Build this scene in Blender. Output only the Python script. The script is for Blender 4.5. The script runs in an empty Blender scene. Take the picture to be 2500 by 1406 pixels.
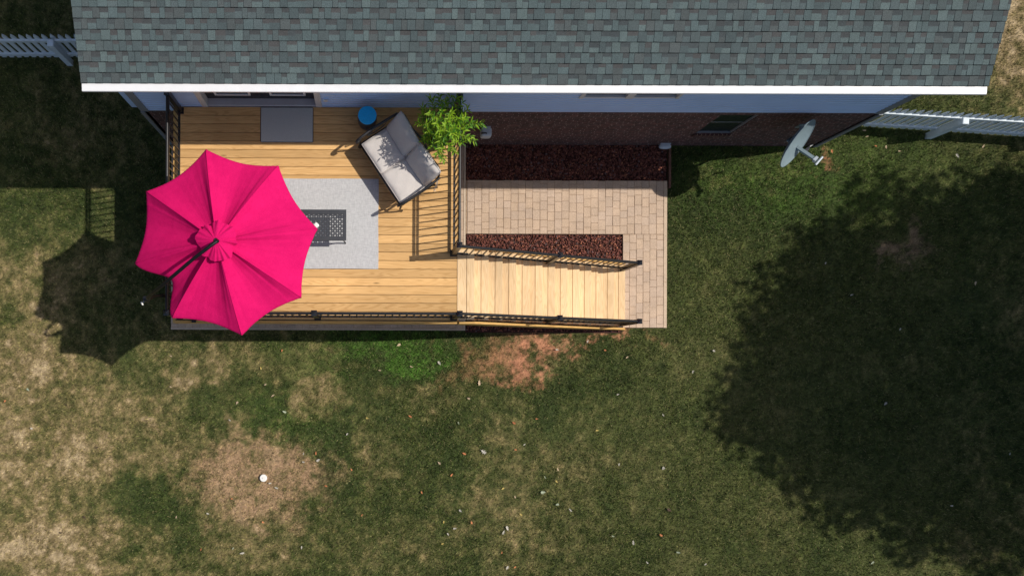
import bpy, math, random
import numpy as np
from mathutils import Vector, Matrix
random.seed(7); rng = np.random.default_rng(7)
S = bpy.context.scene
# ---------------- camera, sky, sun, exposure ----------------
H = 16.44; F = 2030.0; PX, PY = 900.0, 890.0; ROLL = 0.0035
cd = bpy.data.cameras.new('camera'); cam = bpy.data.objects.new('camera', cd); S.collection.objects.link(cam)
cam.location = (0, 0, H); cam.rotation_euler = (0, 0, ROLL)
cd.sensor_width = 36; cd.lens = F/2500*36; cd.shift_x = (1250-PX)/2500; cd.shift_y = (PY-703)/2500
cd.clip_end = 1000; cd.clip_start = .1
S.camera = cam
SDX, SDY = -.72, -.10                      # shadow displacement per metre of height
el = math.atan2(1, math.hypot(SDX, SDY)); az = math.atan2(-SDY, -SDX)   # towards the sun
w = bpy.data.worlds.new('World'); S.world = w; w.use_nodes = True
nt = w.node_tree; bg = nt.nodes['Background']; sky = nt.nodes.new('ShaderNodeTexSky')
sky.sky_type = 'NISHITA'; sky.sun_disc = False; sky.sun_elevation = el; sky.sun_rotation = math.pi/2 - az
sky.air_density = 1.0; sky.dust_density = 2.2; sky.ozone_density = .8
nt.links.new(sky.outputs[0], bg.inputs[0]); bg.inputs[1].default_value = .095
sl = bpy.data.lights.new('sun', 'SUN'); sun = bpy.data.objects.new('sun', sl); S.collection.objects.link(sun)
sl.energy = 4.0; sl.angle = math.radians(.55); sl.color = (1, .94, .85)
sun.rotation_euler = Vector((SDX, SDY, -1)).to_track_quat('-Z', 'Y').to_euler(); sun.location = (20, 5, 30)
S.view_settings.view_transform = 'Standard'; S.view_settings.look = 'None'
S.view_settings.exposure = 0; S.view_settings.gamma = 1
S.cycles.max_bounces = 6; S.cycles.diffuse_bounces = 3

def W(px, py, z=0.0):
    """photo pixel at a known height -> world point"""
    s = (H-z)/F; dx, dy = (px-PX)*s, (PY-py)*s
    c, n = math.cos(ROLL), math.sin(ROLL)
    return Vector((dx*c-dy*n, dx*n+dy*c, z))

# ---------------- materials ----------------
class NT:
    def __init__(s, name):
        s.m = bpy.data.materials.new(name); s.m.use_nodes = True; s.t = s.m.node_tree
        s.b = s.t.nodes['Principled BSDF']; s.out = s.t.nodes['Material Output']
    def n(s, typ, **k):
        d = s.t.nodes.new('ShaderNode'+typ)
        for a, b in k.items(): setattr(d, a, b)
        return d
    def put(s, sock, v):
        if hasattr(v, 'is_output'): s.t.links.new(v, sock)
        else: sock.default_value = v
    def math(s, op, a, b=0.0, clamp=False):
        d = s.n('Math', operation=op); d.use_clamp = clamp; s.put(d.inputs[0], a); s.put(d.inputs[1], b); return d.outputs[0]
    def mix(s, f, a, b, typ='MIX'):
        d = s.n('Mix', data_type='RGBA', blend_type=typ); s.put(d.inputs[0], f); s.put(d.inputs[6], a); s.put(d.inputs[7], b); return d.outputs[2]
    def co(s, scale=(1, 1, 1), off=None):
        c = s.n('TexCoord'); mp = s.n('Mapping'); s.t.links.new(c.outputs['Object'], mp.inputs[0]); mp.inputs['Scale'].default_value = scale
        if off is not None: s.t.links.new(off, mp.inputs['Location'])
        return mp.outputs[0]
    def noise(s, vec, scale, detail=4, rough=.55, dist=0):
        d = s.n('TexNoise'); s.put(d.inputs['Vector'], vec); d.inputs['Scale'].default_value = scale
        d.inputs['Detail'].default_value = detail; d.inputs['Roughness'].default_value = rough; d.inputs['Distortion'].default_value = dist
        return d.outputs['Fac']
    def ramp(s, f, lo, hi, a=0.0, b=1.0):
        d = s.n('MapRange'); s.put(d.inputs[0], f); d.inputs[1].default_value = lo; d.inputs[2].default_value = hi
        d.inputs[3].default_value = a; d.inputs[4].default_value = b; return d.outputs[0]
    def attr(s, name='Col'):
        d = s.n('Attribute'); d.attribute_name = name; return d.outputs
    def bump(s, h, strength=.3, dist=.01):
        d = s.n('Bump'); s.put(d.inputs['Height'], h); d.inputs['Strength'].default_value = strength; d.inputs['Distance'].default_value = dist
        s.t.links.new(d.outputs[0], s.b.inputs['Normal'])
def c4(c, k=1.0): return (c[0]*k, c[1]*k, c[2]*k, 1)

def plain(name, col, rough=.5, metal=0.0, var=.12, scale=8, bump=0.0, bscale=60, spec=None):
    t = NT(name); v = t.co()
    f = t.noise(v, scale, 5)
    t.put(t.b.inputs['Base Color'], t.mix(t.ramp(f, .3, .7), c4(col, 1-var), c4(col, 1+var)))
    t.put(t.b.inputs['Roughness'], t.ramp(t.noise(v, scale*2, 3), .3, .7, max(rough-.08, .02), min(rough+.08, 1)))
    t.b.inputs['Metallic'].default_value = metal
    if spec is not None: t.b.inputs['Specular IOR Level'].default_value = spec
    if bump: t.bump(t.noise(v, bscale, 3), bump, .004)
    return t.m

def speckle(name, rough=.9, amount=.35, scale=260, bump=.4, mul=1.0):
    """colour from the mesh attribute, broken up by fine granules"""
    t = NT(name); a = t.attr('Col')[0]; v = t.co()
    f = t.ramp(t.noise(v, scale, 2, .7), .25, .75, 1-amount, 1+amount)
    g = t.ramp(t.noise(v, 3.1, 4), .3, .7, .9*mul, 1.08*mul)
    k = t.n('CombineColor'); p = t.math('MULTIPLY', f, g)
    for i in range(3): t.put(k.inputs[i], p)
    t.put(t.b.inputs['Base Color'], t.mix(1.0, a, k.outputs[0], 'MULTIPLY'))
    t.b.inputs['Roughness'].default_value = rough; t.b.inputs['Specular IOR Level'].default_value = .25
    if bump: t.bump(t.noise(v, scale*.6, 3), bump, .004)
    return t.m

def wood(name, axis, light, dark):
    t = NT(name); a = t.attr('Col')
    off = t.n('CombineXYZ'); r = t.n('SeparateColor'); t.put(r.inputs[0], a[0])
    t.put(off.inputs[2], t.math('MULTIPLY', r.outputs[0], 37.0)); t.put(off.inputs[0 if axis == 'x' else 1], t.math('MULTIPLY', r.outputs[1], 11.0))
    sc = (.55, 5.5, 1) if axis == 'x' else (5.5, .55, 1)
    v = t.co(sc, off.outputs[0])
    n = t.noise(v, 1.3, 2, .4, .4)
    rings = t.math('SINE', t.math('MULTIPLY', n, 85.0))
    v2 = t.co((2.5, 90, 1) if axis == 'x' else (90, 2.5, 1), off.outputs[0])
    fib = t.noise(v2, 1.6, 4, .65)
    f = t.math('ADD', t.ramp(rings, -.2, 1, 0, .42), t.ramp(fib, .3, .7, -.05, .45), clamp=True)
    col = t.mix(f, c4(light), c4(dark))
    knot = t.n('TexVoronoi'); t.put(knot.inputs['Vector'], t.co((.9, 3.6, 1) if axis == 'x' else (3.6, .9, 1), off.outputs[0])); knot.inputs['Scale'].default_value = 1.1
    kf = t.ramp(knot.outputs['Distance'], .02, .075, .9, 0)
    col = t.mix(kf, col, (.10, .045, .015, 1))
    big = t.ramp(t.noise(t.co((.5, .5, .5)), 1.7, 3), .3, .7, .86, 1.12)
    tone = t.math('MULTIPLY', t.ramp(r.outputs[2], 0, 1, .80, 1.18), big)
    k = t.n('CombineColor')
    for i in range(3): t.put(k.inputs[i], tone)
    col = t.mix(1.0, col, k.outputs[0], 'MULTIPLY')
    t.put(t.b.inputs['Base Color'], col); t.b.inputs['Roughness'].default_value = .72; t.b.inputs['Specular IOR Level'].default_value = .25
    t.bump(t.math('ADD', fib, t.math('MULTIPLY', rings, .2)), .25, .003)
    return t.m

M = {}
M['wood_x'] = wood('pine_boards', 'x', (.72, .445, .19), (.46, .25, .085))
M['wood_y'] = wood('pine_treads', 'y', (.80, .58, .34), (.62, .41, .21))
M['lumber'] = wood('pine_framing', 'x', (.62, .38, .13), (.42, .22, .06))
M['black'] = plain('black_powder_coat', (.012, .012, .014), .38, .0, .2, 20)
M['table'] = plain('table_metal', (.032, .036, .044), .5, 0, .1)
M['cap'] = plain('post_cap_gloss', (.03, .03, .035), .12, .3, .1)
M['white'] = plain('white_paint', (.74, .745, .75), .45, 0, .03, 5)
M['siding'] = plain('vinyl_siding', (.50, .66, .93), .5, 0, .04, 3, .08, 90)
M['trim'] = plain('white_trim', (.62, .62, .62), .5, 0, .05, 5)
M['greytrim'] = plain('grey_trim', (.22, .235, .25), .55, 0, .08, 5)
M['fence'] = plain('fence_paint', (.62, .69, .73), .6, 0, .10, 7, .15, 60)
M['door'] = plain('door_black', (.012, .012, .014), .35, 0, .1)
M['glass'] = plain('window_glass', (.02, .028, .035), .05, 0, .1)
M['shade_glass'] = plain('basement_glass', (.010, .018, .020), .45, 0, .1, spec=.2)
M['thresh'] = plain('threshold', (.48, .48, .50), .4, .1, .06)
M['pot'] = plain('pot_black', (.015, .015, .016), .5)
M['soil'] = plain('potting_soil', (.03, .018, .01), .95, 0, .4, 60, .6, 90)
M['dish'] = plain('dish_grey', (.18, .24, .27), .5, .0, .05, 6)
M['plastic'] = plain('grey_plastic', (.50, .56, .62), .45, 0, .06)
M['cream'] = plain('glazed_white', (.78, .77, .73), .25, 0, .04)
M['edging'] = plain('brown_edging', (.16, .075, .05), .8, 0, .3, 12)
M['joint'] = plain('paver_joint', (.37, .26, .175), .95, 0, .25, 30)
M['trunk'] = plain('bark', (.09, .06, .04), .9, 0, .4, 9, .8, 25)
M['paver'] = speckle('concrete_pavers', .85, .20, 60, .35)
M['shingle'] = speckle('asphalt_shingles', .92, .55, 120, .5, 1.04)
M['rock'] = speckle('lava_rock', .95, .35, 120, .6)
M['ground'] = speckle('lawn_soil', .95, .38, 45, .8)
M['leafdry'] = speckle('dry_leaf', .8, .15, 60, .1)
M['blue'] = plain('blue_glaze', (.0, .40, .85), .4, 0, .08, 30)
M['navy'] = plain('stool_body', (.006, .016, .035), .4, 0, .1)
M['mat'] = plain('doormat_fabric', (.44, .46, .45), .95, 0, .2, 160, .5, 260)
M['matedge'] = plain('doormat_edge', (.07, .075, .085), .9)

def cushion_mat():
    t = NT('cushion_fabric'); v = t.co()
    f = t.noise(v, 220, 3, .7)
    t.put(t.b.inputs['Base Color'], t.mix(t.ramp(f, .3, .7), (.47, .435, .41, 1), (.66, .62, .59, 1)))
    t.b.inputs['Roughness'].default_value = .95; t.b.inputs['Specular IOR Level'].default_value = .1
    t.bump(t.math('ADD', t.noise(v, 200, 2), t.math('MULTIPLY', t.noise(v, 6, 4), 2.0)), .35, .006)
    return t.m
M['cushion'] = cushion_mat()
def rug_mat():
    t = NT('woven_rug'); 
    a = t.noise(t.co((14, 200, 1)), 1.0, 3, .6); b = t.noise(t.co((200, 14, 1)), 1.0, 3, .6)
    f = t.math('MULTIPLY', t.math('ADD', a, b), .5)
    t.put(t.b.inputs['Base Color'], t.mix(t.ramp(f, .38, .62), (.36, .36, .37, 1), (.56, .56, .56, 1)))
    t.b.inputs['Roughness'].default_value = .95; t.bump(f, .4, .004); return t.m
M['rug'] = rug_mat()
def fabric_pink():
    t = NT('magenta_canvas'); v = t.co()
    w1 = t.math('ADD', t.math('MULTIPLY', t.noise(v, 120, 3, .8), .7), t.math('MULTIPLY', t.noise(v, 5, 5, .7), .3))
    t.put(t.b.inputs['Base Color'], t.mix(t.ramp(w1, .3, .7), (.48, .002, .090, 1), (.80, .014, .160, 1)))
    t.b.inputs['Roughness'].default_value = .9; t.b.inputs['Specular IOR Level'].default_value = .08
    t.bump(t.math('ADD', t.noise(v, 160, 2), t.math('MULTIPLY', t.noise(v, 7, 5, .6), 3.0)), .3, .01)
    tr = t.n('BsdfTranslucent'); tr.inputs[0].default_value = (.7, .0, .12, 1)
    mx = t.n('MixShader'); mx.inputs[0].default_value = .07
    t.t.links.new(t.b.outputs[0], mx.inputs[1]); t.t.links.new(tr.outputs[0], mx.inputs[2]); t.t.links.new(mx.outputs[0], t.out.inputs[0])
    return t.m
M['pink'] = fabric_pink()
def leaf_mat(name, trans):
    t = NT(name); a = t.attr('Col')[0]
    t.put(t.b.inputs['Base Color'], a); t.b.inputs['Roughness'].default_value = .5; t.b.inputs['Specular IOR Level'].default_value = .3
    tr = t.n('BsdfTranslucent'); t.put(tr.inputs[0], a)
    mx = t.n('MixShader'); mx.inputs[0].default_value = trans
    t.t.links.new(t.b.outputs[0], mx.inputs[1]); t.t.links.new(tr.outputs[0], mx.inputs[2]); t.t.links.new(mx.outputs[0], t.out.inputs[0])
    return t.m
M['leaf'] = leaf_mat('plant_leaf', .3); M['crown'] = leaf_mat('tree_leaf', .1)
def grass_mat():
    t = NT('grass_blades'); a = t.attr('Col')[0]
    t.put(t.b.inputs['Base Color'], a); t.b.inputs['Roughness'].default_value = .8; t.b.inputs['Specular IOR Level'].default_value = .1
    return t.m
M['grass'] = grass_mat()
def brick_mat():
    t = NT('red_brick'); c = t.n('TexCoord'); sp = t.n('SeparateXYZ'); t.t.links.new(c.outputs['Object'], sp.inputs[0])
    wn = t.n('TexWhiteNoise', noise_dimensions='1D'); t.put(wn.inputs['W'], t.math('FLOOR', t.math('DIVIDE', sp.outputs[2], .070)))
    cb = t.n('CombineXYZ'); t.put(cb.inputs[0], t.math('ADD', t.math('ADD', sp.outputs[0], sp.outputs[1]), t.math('MULTIPLY', wn.outputs['Value'], .09))); t.put(cb.inputs[1], sp.outputs[2])
    b = t.n('TexBrick'); t.t.links.new(cb.outputs[0], b.inputs['Vector'])
    b.inputs['Scale'].default_value = 1; b.inputs['Brick Width'].default_value = .205; b.inputs['Row Height'].default_value = .070
    b.inputs['Mortar Size'].default_value = .006; b.inputs['Mortar Smooth'].default_value = .2; b.inputs['Bias'].default_value = -.2
    b.inputs['Color1'].default_value = (.090, .028, .024, 1); b.inputs['Color2'].default_value = (.040, .019, .019, 1); b.inputs['Mortar'].default_value = (.28, .22, .21, 1)
    n = t.ramp(t.noise(c.outputs['Object'], 13, 5, .7), .32, .68, .35, 1.5); k = t.n('CombineColor')
    for i in range(3): t.put(k.inputs[i], n)
    t.put(t.b.inputs['Base Color'], t.mix(1.0, b.outputs[0], k.outputs[0], 'MULTIPLY'))
    t.b.inputs['Roughness'].default_value = .9
    t.bump(t.math('SUBTRACT', t.math('MULTIPLY', t.noise(c.outputs['Object'], 60, 3), .3), b.outputs['Fac']), .6, .008)
    return t.m
M['brick'] = brick_mat()

# ---------------- mesh helpers ----------------
class MB:
    def __init__(s): s.v = []; s.f = []; s.c = []
    def add(s, vs, fs, col=None):
        o = len(s.v); s.v.extend([tuple(v) for v in vs]); s.f.extend([tuple(i+o for i in f) for f in fs]); s.c.extend([col or (1, 1, 1)]*len(fs)); return s
    def box(s, x0, x1, y0, y1, z0, z1, col=None, mat=None):
        vs = [Vector((x, y, z)) for z in (z0, z1) for y in (y0, y1) for x in (x0, x1)]
        if mat: vs = [mat @ v for v in vs]
        return s.add(vs, [(0, 2, 3, 1), (4, 5, 7, 6), (0, 1, 5, 4), (2, 6, 7, 3), (0, 4, 6, 2), (1, 3, 7, 5)], col)
    def bbox(s, x0, x1, y0, y1, z0, z1, b, col=None, mat=None):
        """box with its top edges eased"""
        P = [(x0, y0, z0), (x1, y0, z0), (x1, y1, z0), (x0, y1, z0), (x0, y0, z1-b), (x1, y0, z1-b), (x1, y1, z1-b), (x0, y1, z1-b),
             (x0+b, y0+b, z1), (x1-b, y0+b, z1), (x1-b, y1-b, z1), (x0+b, y1-b, z1)]
        P = [Vector(p) for p in P]
        if mat: P = [mat @ p for p in P]
        fs = [(3, 2, 1, 0), (8, 9, 10, 11)]
        for i in range(4):
            j = (i+1) % 4; fs += [(i, j, 4+j, 4+i), (4+i, 4+j, 8+j, 8+i)]
        return s.add(P, fs, col)
    def beam(s, p, q, wd, ht, up=(0, 0, 1), col=None):
        p, q = Vector(p), Vector(q); d = (q-p); L = d.length; d.normalize(); u = Vector(up); r = d.cross(u).normalized(); u = r.cross(d)
        m = Matrix((d, r, u)).transposed().to_4x4(); m.translation = p
        return s.box(0, L, -wd/2, wd/2, -ht/2, ht/2, col, m)
    def tube(s, pts, r, n=10, col=None, cap=True, smooth=0):
        pts = [Vector(p) for p in pts]
        if smooth:
            q = []
            for i in range(len(pts)-1):
                a, b, c, d = pts[max(i-1, 0)], pts[i], pts[i+1], pts[min(i+2, len(pts)-1)]
                for k in range(smooth):
                    t = k/smooth; q.append(.5*((2*b)+(c-a)*t+(2*a-5*b+4*c-d)*t*t+(3*b-a-3*c+d)*t**3))
            pts = q+[pts[-1]]
        rs = r if isinstance(r, (list, tuple)) else [r]*len(pts)
        if len(rs) != len(pts): rs = [rs[min(int(i*len(rs)/len(pts)), len(rs)-1)] for i in range(len(pts))]
        vs = []; fs = []; up = Vector((.13, .27, .95))
        for i, p in enumerate(pts):
            d = (pts[min(i+1, len(pts)-1)]-pts[max(i-1, 0)]).normalized()
            a = d.cross(up)
            if a.length < .1: a = d.cross(Vector((1, 0, 0)))
            a.normalize(); b = d.cross(a); up = b.cross(d) if False else up
            if i == 0: A = a
            else:
                A = (A-d*A.dot(d)).normalized()
            B = d.cross(A)
            for k in range(n):
                t = 2*math.pi*k/n; vs.append(p+(A*math.cos(t)+B*math.sin(t))*rs[i])
        for i in range(len(pts)-1):
            for k in range(n):
                j = (k+1) % n; fs.append((i*n+k, i*n+j, (i+1)*n+j, (i+1)*n+k))
        if cap: fs.append(tuple(range(n-1, -1, -1))); fs.append(tuple((len(pts)-1)*n+k for k in range(n)))
        return s.add(vs, fs, col)
    def lathe(s, prof, n=32, c=(0, 0, 0), col=None):
        vs = []; fs = []
        for r, z in prof:
            for k in range(n):
                t = 2*math.pi*k/n; vs.append((c[0]+r*math.cos(t), c[1]+r*math.sin(t), c[2]+z))
        for i in range(len(prof)-1):
            for k in range(n):
                j = (k+1) % n; fs.append((i*n+k, i*n+j, (i+1)*n+j, (i+1)*n+k))
        fs.append(tuple(range(n-1, -1, -1))); fs.append(tuple((len(prof)-1)*n+k for k in range(n)))
        return s.add(vs, fs, col)
    def build(s, name, mat, parent=None, smooth=False, angle=None):
        me = bpy.data.meshes.new(name); me.from_pydata(s.v, [], s.f); me.materials.append(mat)
        ca = me.color_attributes.new('Col', 'FLOAT_COLOR', 'CORNER')
        cols = []
        for f, c in zip(s.f, s.c): cols += [c[0], c[1], c[2], 1.0]*len(f)
        ca.data.foreach_set('color', cols)
        if smooth: me.polygons.foreach_set('use_smooth', [True]*len(me.polygons))
        me.update()
        o = bpy.data.objects.new(name, me); S.collection.objects.link(o)
        if parent: o.parent = parent
        if smooth and angle:
            me.set_sharp_from_angle(angle=math.radians(angle))
        return o
def tag(o, label=None, cat=None, group=None, kind=None):
    if label: o['label'] = label
    if cat: o['category'] = cat
    if group: o['group'] = group
    if kind: o['kind'] = kind
    return o
def thing(name, loc, label, cat, group=None, rz=0):
    o = bpy.data.objects.new(name, None); S.collection.objects.link(o); o.location = loc; o.rotation_euler = (0, 0, rz)
    o.empty_display_size = .2
    return tag(o, label, cat, group)
def inst(src, parent, loc=None, rot=None):
    c = src.copy(); S.collection.objects.link(c); c.parent = parent
    if loc is not None: c.location = loc
    if rot is not None: c.rotation_euler = rot
    return c
def raw(name, V, Fc, mat, colp, parent=None, n=3):
    """big numpy mesh with a per-point colour"""
    me = bpy.data.meshes.new(name); me.vertices.add(len(V)); me.vertices.foreach_set('co', V.astype(np.float32).ravel())
    nf = len(Fc); me.loops.add(nf*n); me.loops.foreach_set('vertex_index', Fc.astype(np.int32).ravel())
    me.polygons.add(nf); me.polygons.foreach_set('loop_start', np.arange(nf, dtype=np.int32)*n)
    me.materials.append(mat)
    ca = me.color_attributes.new('Col', 'FLOAT_COLOR', 'POINT')
    ca.data.foreach_set('color', np.concatenate([colp, np.ones((len(V), 1))], 1).astype(np.float32).ravel())
    me.update(calc_edges=True); me.validate()
    o = bpy.data.objects.new(name, me); S.collection.objects.link(o)
    if parent: o.parent = parent
    return o

# ---------------- 2-D value noise for ground patches ----------------
LAT = rng.random((8, 256, 256))
def vn(x, y, k=0):
    xi = np.floor(x).astype(int); yi = np.floor(y).astype(int); fx = x-xi; fy = y-yi
    fx = fx*fx*(3-2*fx); fy = fy*fy*(3-2*fy); L = LAT[k % 8]
    a = L[xi % 256, yi % 256]; b = L[(xi+1) % 256, yi % 256]; c = L[xi % 256, (yi+1) % 256]; d = L[(xi+1) % 256, (yi+1) % 256]
    return (a*(1-fx)+b*fx)*(1-fy)+(c*(1-fx)+d*fx)*fy
def fbm(x, y, sc, o=4, k=0, g=.55):
    t = 0; a = 1; n = 0
    for i in range(o):
        t = t+a*vn(x*sc*2**i+17.3*i, y*sc*2**i+9.1*i, k+i); n += a; a *= g
    return t/n
def G(x, y):
    X = PX+x*123.5; Y = PY-y*123.5               # on the ground, 123.5 photo pixels per metre
    wx = (fbm(x, y, 1.5, 6, 1, .75)-.5)*260; wy = (fbm(x, y, 1.5, 6, 3, .75)-.5)*260
    fine = fbm(x, y, 5.5, 4, 5, .65); mid = fbm(x, y, 1.1, 4, 2, .6)
    def blob(cx, cy, rx, ry, soft=.5):
        d = np.sqrt(((X+wx-cx)/rx)**2+((Y+wy-cy)/ry)**2)
        return np.clip((1+soft-d)/(2*soft), 0, 1)
    f2 = fbm(x, y, 14.0, 3, 6, .7)
    dry = .335+np.clip((800-X)/800, 0, 1)**1.1*.20-.10*np.clip((X-1250)/350, 0, 1)-.05*np.clip((X-650)/250, 0, 1)*np.clip((1250-X)/200, 0, 1)
    dry = dry*np.clip((Y-300)/300, .7, 1)
    dry = np.maximum(dry, np.clip((X-2380)/60, 0, 1)*np.clip((330-Y)/160, 0, 1)*.78)
    am = 1-.45*np.clip((X-1300)/300, 0, 1)*np.clip((2360-X)/40, 0, 1)
    dry = np.clip(dry+am*((mid-.5)*.75+(fine-.5)*.75+(f2-.5)*.50), 0, 1)
    for b in [(640, 1170, 150, 105, .4, .42), (770, 955, 45, 50, .5, .5), (480, 880, 90, 45, .6, .40), (370, 1110, 95, 50, .6, .35), (230, 1340, 150, 60, .7, .25),
              (1145, 1215, 50, 40, .6, .28), (1060, 950, 90, 40, .7, .3), (1370, 1180, 70, 40, .7, .12), (60, 1050, 150, 280, .8, .22), (1730, 430, 50, 20, .7, .5), (1880, 400, 60, 12, .6, .4)]:
        dry = np.clip(dry+blob(*b[:5])*b[5], 0, 1)
    for b in [(980, 865, 110, 55, .5, 1.2), (660, 1000, 130, 65, .6, .45), (410, 1245, 110, 85, .6, .45), (1090, 1110, 90, 60, .6, .3), (810, 1120, 60, 90, .6, .4),
              (150, 520, 200, 120, .6, .15), (1180, 960, 200, 60, .7, .1), (1440, 900, 130, 60, .7, .2), (1750, 520, 230, 130, .7, .22)]:
        dry = np.clip(dry-blob(*b[:5])*b[5], 0, 1)
    lush = np.clip(blob(985, 862, 85, 40, .5)*.9+blob(860, 850, 160, 30, .6)*.4+blob(1960, 420, 260, 80, .7)*.45+blob(700, 1010, 90, 60, .6)*.25, 0, 1)
    clay = np.clip(blob(1300, 870, 34, 58, .4)+blob(1235, 850, 60, 38, .6)*.6+blob(1450, 818, 110, 12, .5)*.9+blob(1175, 895, 70, 25, .6)*.5+blob(1990, 365, 25, 12, .6), 0, 1)*np.clip((fine+f2)*2.2-1.35, 0, 1)
    clay = np.where(Y > 795, clay, clay*(X > 1900))
    red = blob(2212, 625, 40, 42, .5)*.8
    stops = [0, .28, .45, .62, .8, 1.0]
    cs = np.array([[.040, .056, .016], [.064, .074, .022], [.100, .096, .035], [.152, .128, .052], [.225, .168, .084], [.35, .268, .160]])
    col = np.stack([np.interp(dry, stops, cs[:, i]) for i in range(3)], -1)
    tp = blob(640, 1170, 150, 100, .35)[..., None]*np.clip((fine[..., None]+f2[..., None])*1.6-.9, 0, 1)*.9
    col = col*(1-tp)+np.array([.29, .185, .108])*tp
    lush = lush*np.clip((fine+f2)*1.5-.7, 0, 1)
    col = col*(1-lush[..., None])+np.array([.060, .125, .020])*lush[..., None]
    col = col*(1-clay[..., None])+np.array([.37, .17, .095])*clay[..., None]
    col = col*(1-red[..., None])+np.array([.20, .135, .085])*red[..., None]
    f3 = fbm(x, y, 34.0, 2, 2, .8)
    col = col*np.clip(-.02+.42*fine[..., None]+.50*f2[..., None]+1.05*f3[..., None], .2, 2)
    ed = np.clip(np.maximum.reduce([-8.2-x, x-14.0, -4.8-y, y-7.6])/1.3, 0, 1)[..., None]
    col = col*(1-ed)+np.array([.088, .090, .034])*ed
    return col, dry, lush, np.maximum(clay, red)

# ---------------- ground ----------------
XW0, XW1, YW = -3.90, 8.80, 4.366       # house wall corners and its south face
PAT = (-3.90, 1.90, .68, 4.366)         # slab under the deck
far = np.array([130, 70, 40, 24, 14.0])
xs = np.concatenate([-9.6-far, np.arange(-9.6, 15.4, .032), 15.4+far[::-1]]); ys = np.concatenate([-6.2-far, np.arange(-6.2, 9.0, .032), 9.0+far[::-1]])
gx, gy = np.meshgrid(xs, ys, indexing='ij')
col, dry, lush, bare = G(gx, gy)
gz = (fbm(gx, gy, .8, 3, 4)-.5)*.03
inhouse = (gx > -4.1) & (gx < 9) & (gy > .5); gz = np.where(inhouse, gz*.0-.012, gz-.012)
V = np.stack([gx, gy, gz], -1).reshape(-1, 3); nx, ny = gx.shape
idx = np.arange(nx*ny).reshape(nx, ny)
Fq = np.stack([idx[:-1, :-1], idx[1:, :-1], idx[1:, 1:], idx[:-1, 1:]], -1).reshape(-1, 4)
gr = raw('ground', V, Fq, M['ground'], col.reshape(-1, 3), n=4); tag(gr, kind='structure')
# blades of turf
def in_rect(x, y, r, m=0): return (x > r[0]-m) & (x < r[1]+m) & (y > r[2]-m) & (y < r[3]+m)
N = 900000
bx = rng.uniform(-9.4, 15.2, N); by = rng.uniform(-6.0, 8.8, N)
cB, dB, lB, kB = G(bx, by)
keep = ~((bx > XW0-.02) & (bx < XW1+.02) & (by > YW-.02)) & ~in_rect(bx, by, PAT) & ~in_rect(bx, by, (1.9, 5.87, .72, 4.4)) & ~in_rect(bx, by, (1.9, 4.9, .62, 4.4))
keep &= rng.random(N) < np.clip(1.0-.30*dB-.8*kB, .15, 1)
bx, by, cB, dB, lB = bx[keep], by[keep], cB[keep], dB[keep], lB[keep]; n = len(bx)
L = rng.uniform(.035, .075, n)*(1-.35*dB)*(1+.3*lB); a = rng.uniform(0, 2*np.pi, n)+.0; lean = rng.uniform(.35, 1.25, n)
wd = rng.uniform(.0035, .0065, n)
dx, dy = np.cos(a), np.sin(a); base = np.stack([bx, by, np.full(n, -.012)], 1)
side = np.stack([-dy*wd, dx*wd, np.zeros(n)], 1); tip = base+np.stack([dx*np.sin(lean)*L, dy*np.sin(lean)*L, np.cos(lean)*L+.012], 1)
Vb = np.stack([base-side, base+side, tip], 1).reshape(-1, 3)
jit = rng.uniform(.35, 2.2, (n, 1)); straw = (rng.random((n, 1)) < .10+.25*dB[:, None])
cb = np.where(straw, cB*.5+np.array([.24, .20, .10])*.5, cB*np.array([1, 1.06, .9]))*jit
raw('grass', Vb, np.arange(3*n).reshape(-1, 3), M['grass'], np.repeat(np.clip(cb, 0, .8), 3, 0), n=3)
tag(bpy.data.objects['grass'], 'short patchy lawn, green by the path and dry and tan to the left', 'grass', kind='stuff')

# ---------------- paving ----------------
def pavers(mb, x0, x1, y0, y1, z, axis='y', wdt=.143, skip=None, tone=1.0):
    r = random.Random(int(x0*100+y0*37))
    A0, A1, B0, B1 = (x0, x1, y0, y1) if axis == 'y' else (y0, y1, x0, x1)
    nrow = max(1, round((A1-A0)/wdt)); ww = (A1-A0)/nrow
    for i in range(nrow):
        a0 = A0+i*ww; b = B0+r.choice([0, -.07, -.11, -.04])
        while b < B1-.01:
            Lb = r.choice([.145, .2, .2, .17]); c0, c1 = max(b, B0), min(b+Lb, B1); b += Lb
            if c1-c0 < .02: continue
            k = r.uniform(.95, 1.04)*tone; w2 = r.uniform(-.012, .012)
            cc = ((.53+w2)*k, (.398+w2*.3)*k, (.295-w2*.5)*k)
            g = .0026; dz = r.uniform(-.0015, .0015)
            q = (a0+g, a0+ww-g, c0+g, c1-g) if axis == 'y' else (c0+g, c1-g, a0+g, a0+ww-g)
            j = [r.uniform(-.0022, .0022) for _ in range(4)]
            mb.bbox(q[0]+j[0], q[1]+j[1], q[2]+j[2], q[3]+j[3], z-.04, z+dz, .003, cc)
ZP = .06
path = MB(); 
pavers(path, 1.93, 5.80, 2.585, 3.64, ZP); pavers(path, 5.00, 5.80, .745, 2.58, ZP)
yy_ = .745
while yy_ < 3.63:
    path.bbox(5.805, 5.87, yy_+.001, min(yy_+.9, 3.64)-.001, ZP-.04, ZP+.001, .003, (.56, .43, .31)); yy_ += .9
po = path.build('path', M['paver']); tag(po, 'pale tan paver path that turns from the deck side to the stair foot', kind='structure')
pj = MB(); pj.box(1.905, 5.865, 2.585, 3.635, -.03, ZP-.012); pj.box(5.005, 5.865, .75, 2.584, -.03, ZP-.012); tag(pj.build('path_bed', M['joint']), kind='structure')
pt = MB(); pavers(pt, -3.90, 1.86, .72, 4.30, ZP, tone=.92)
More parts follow.
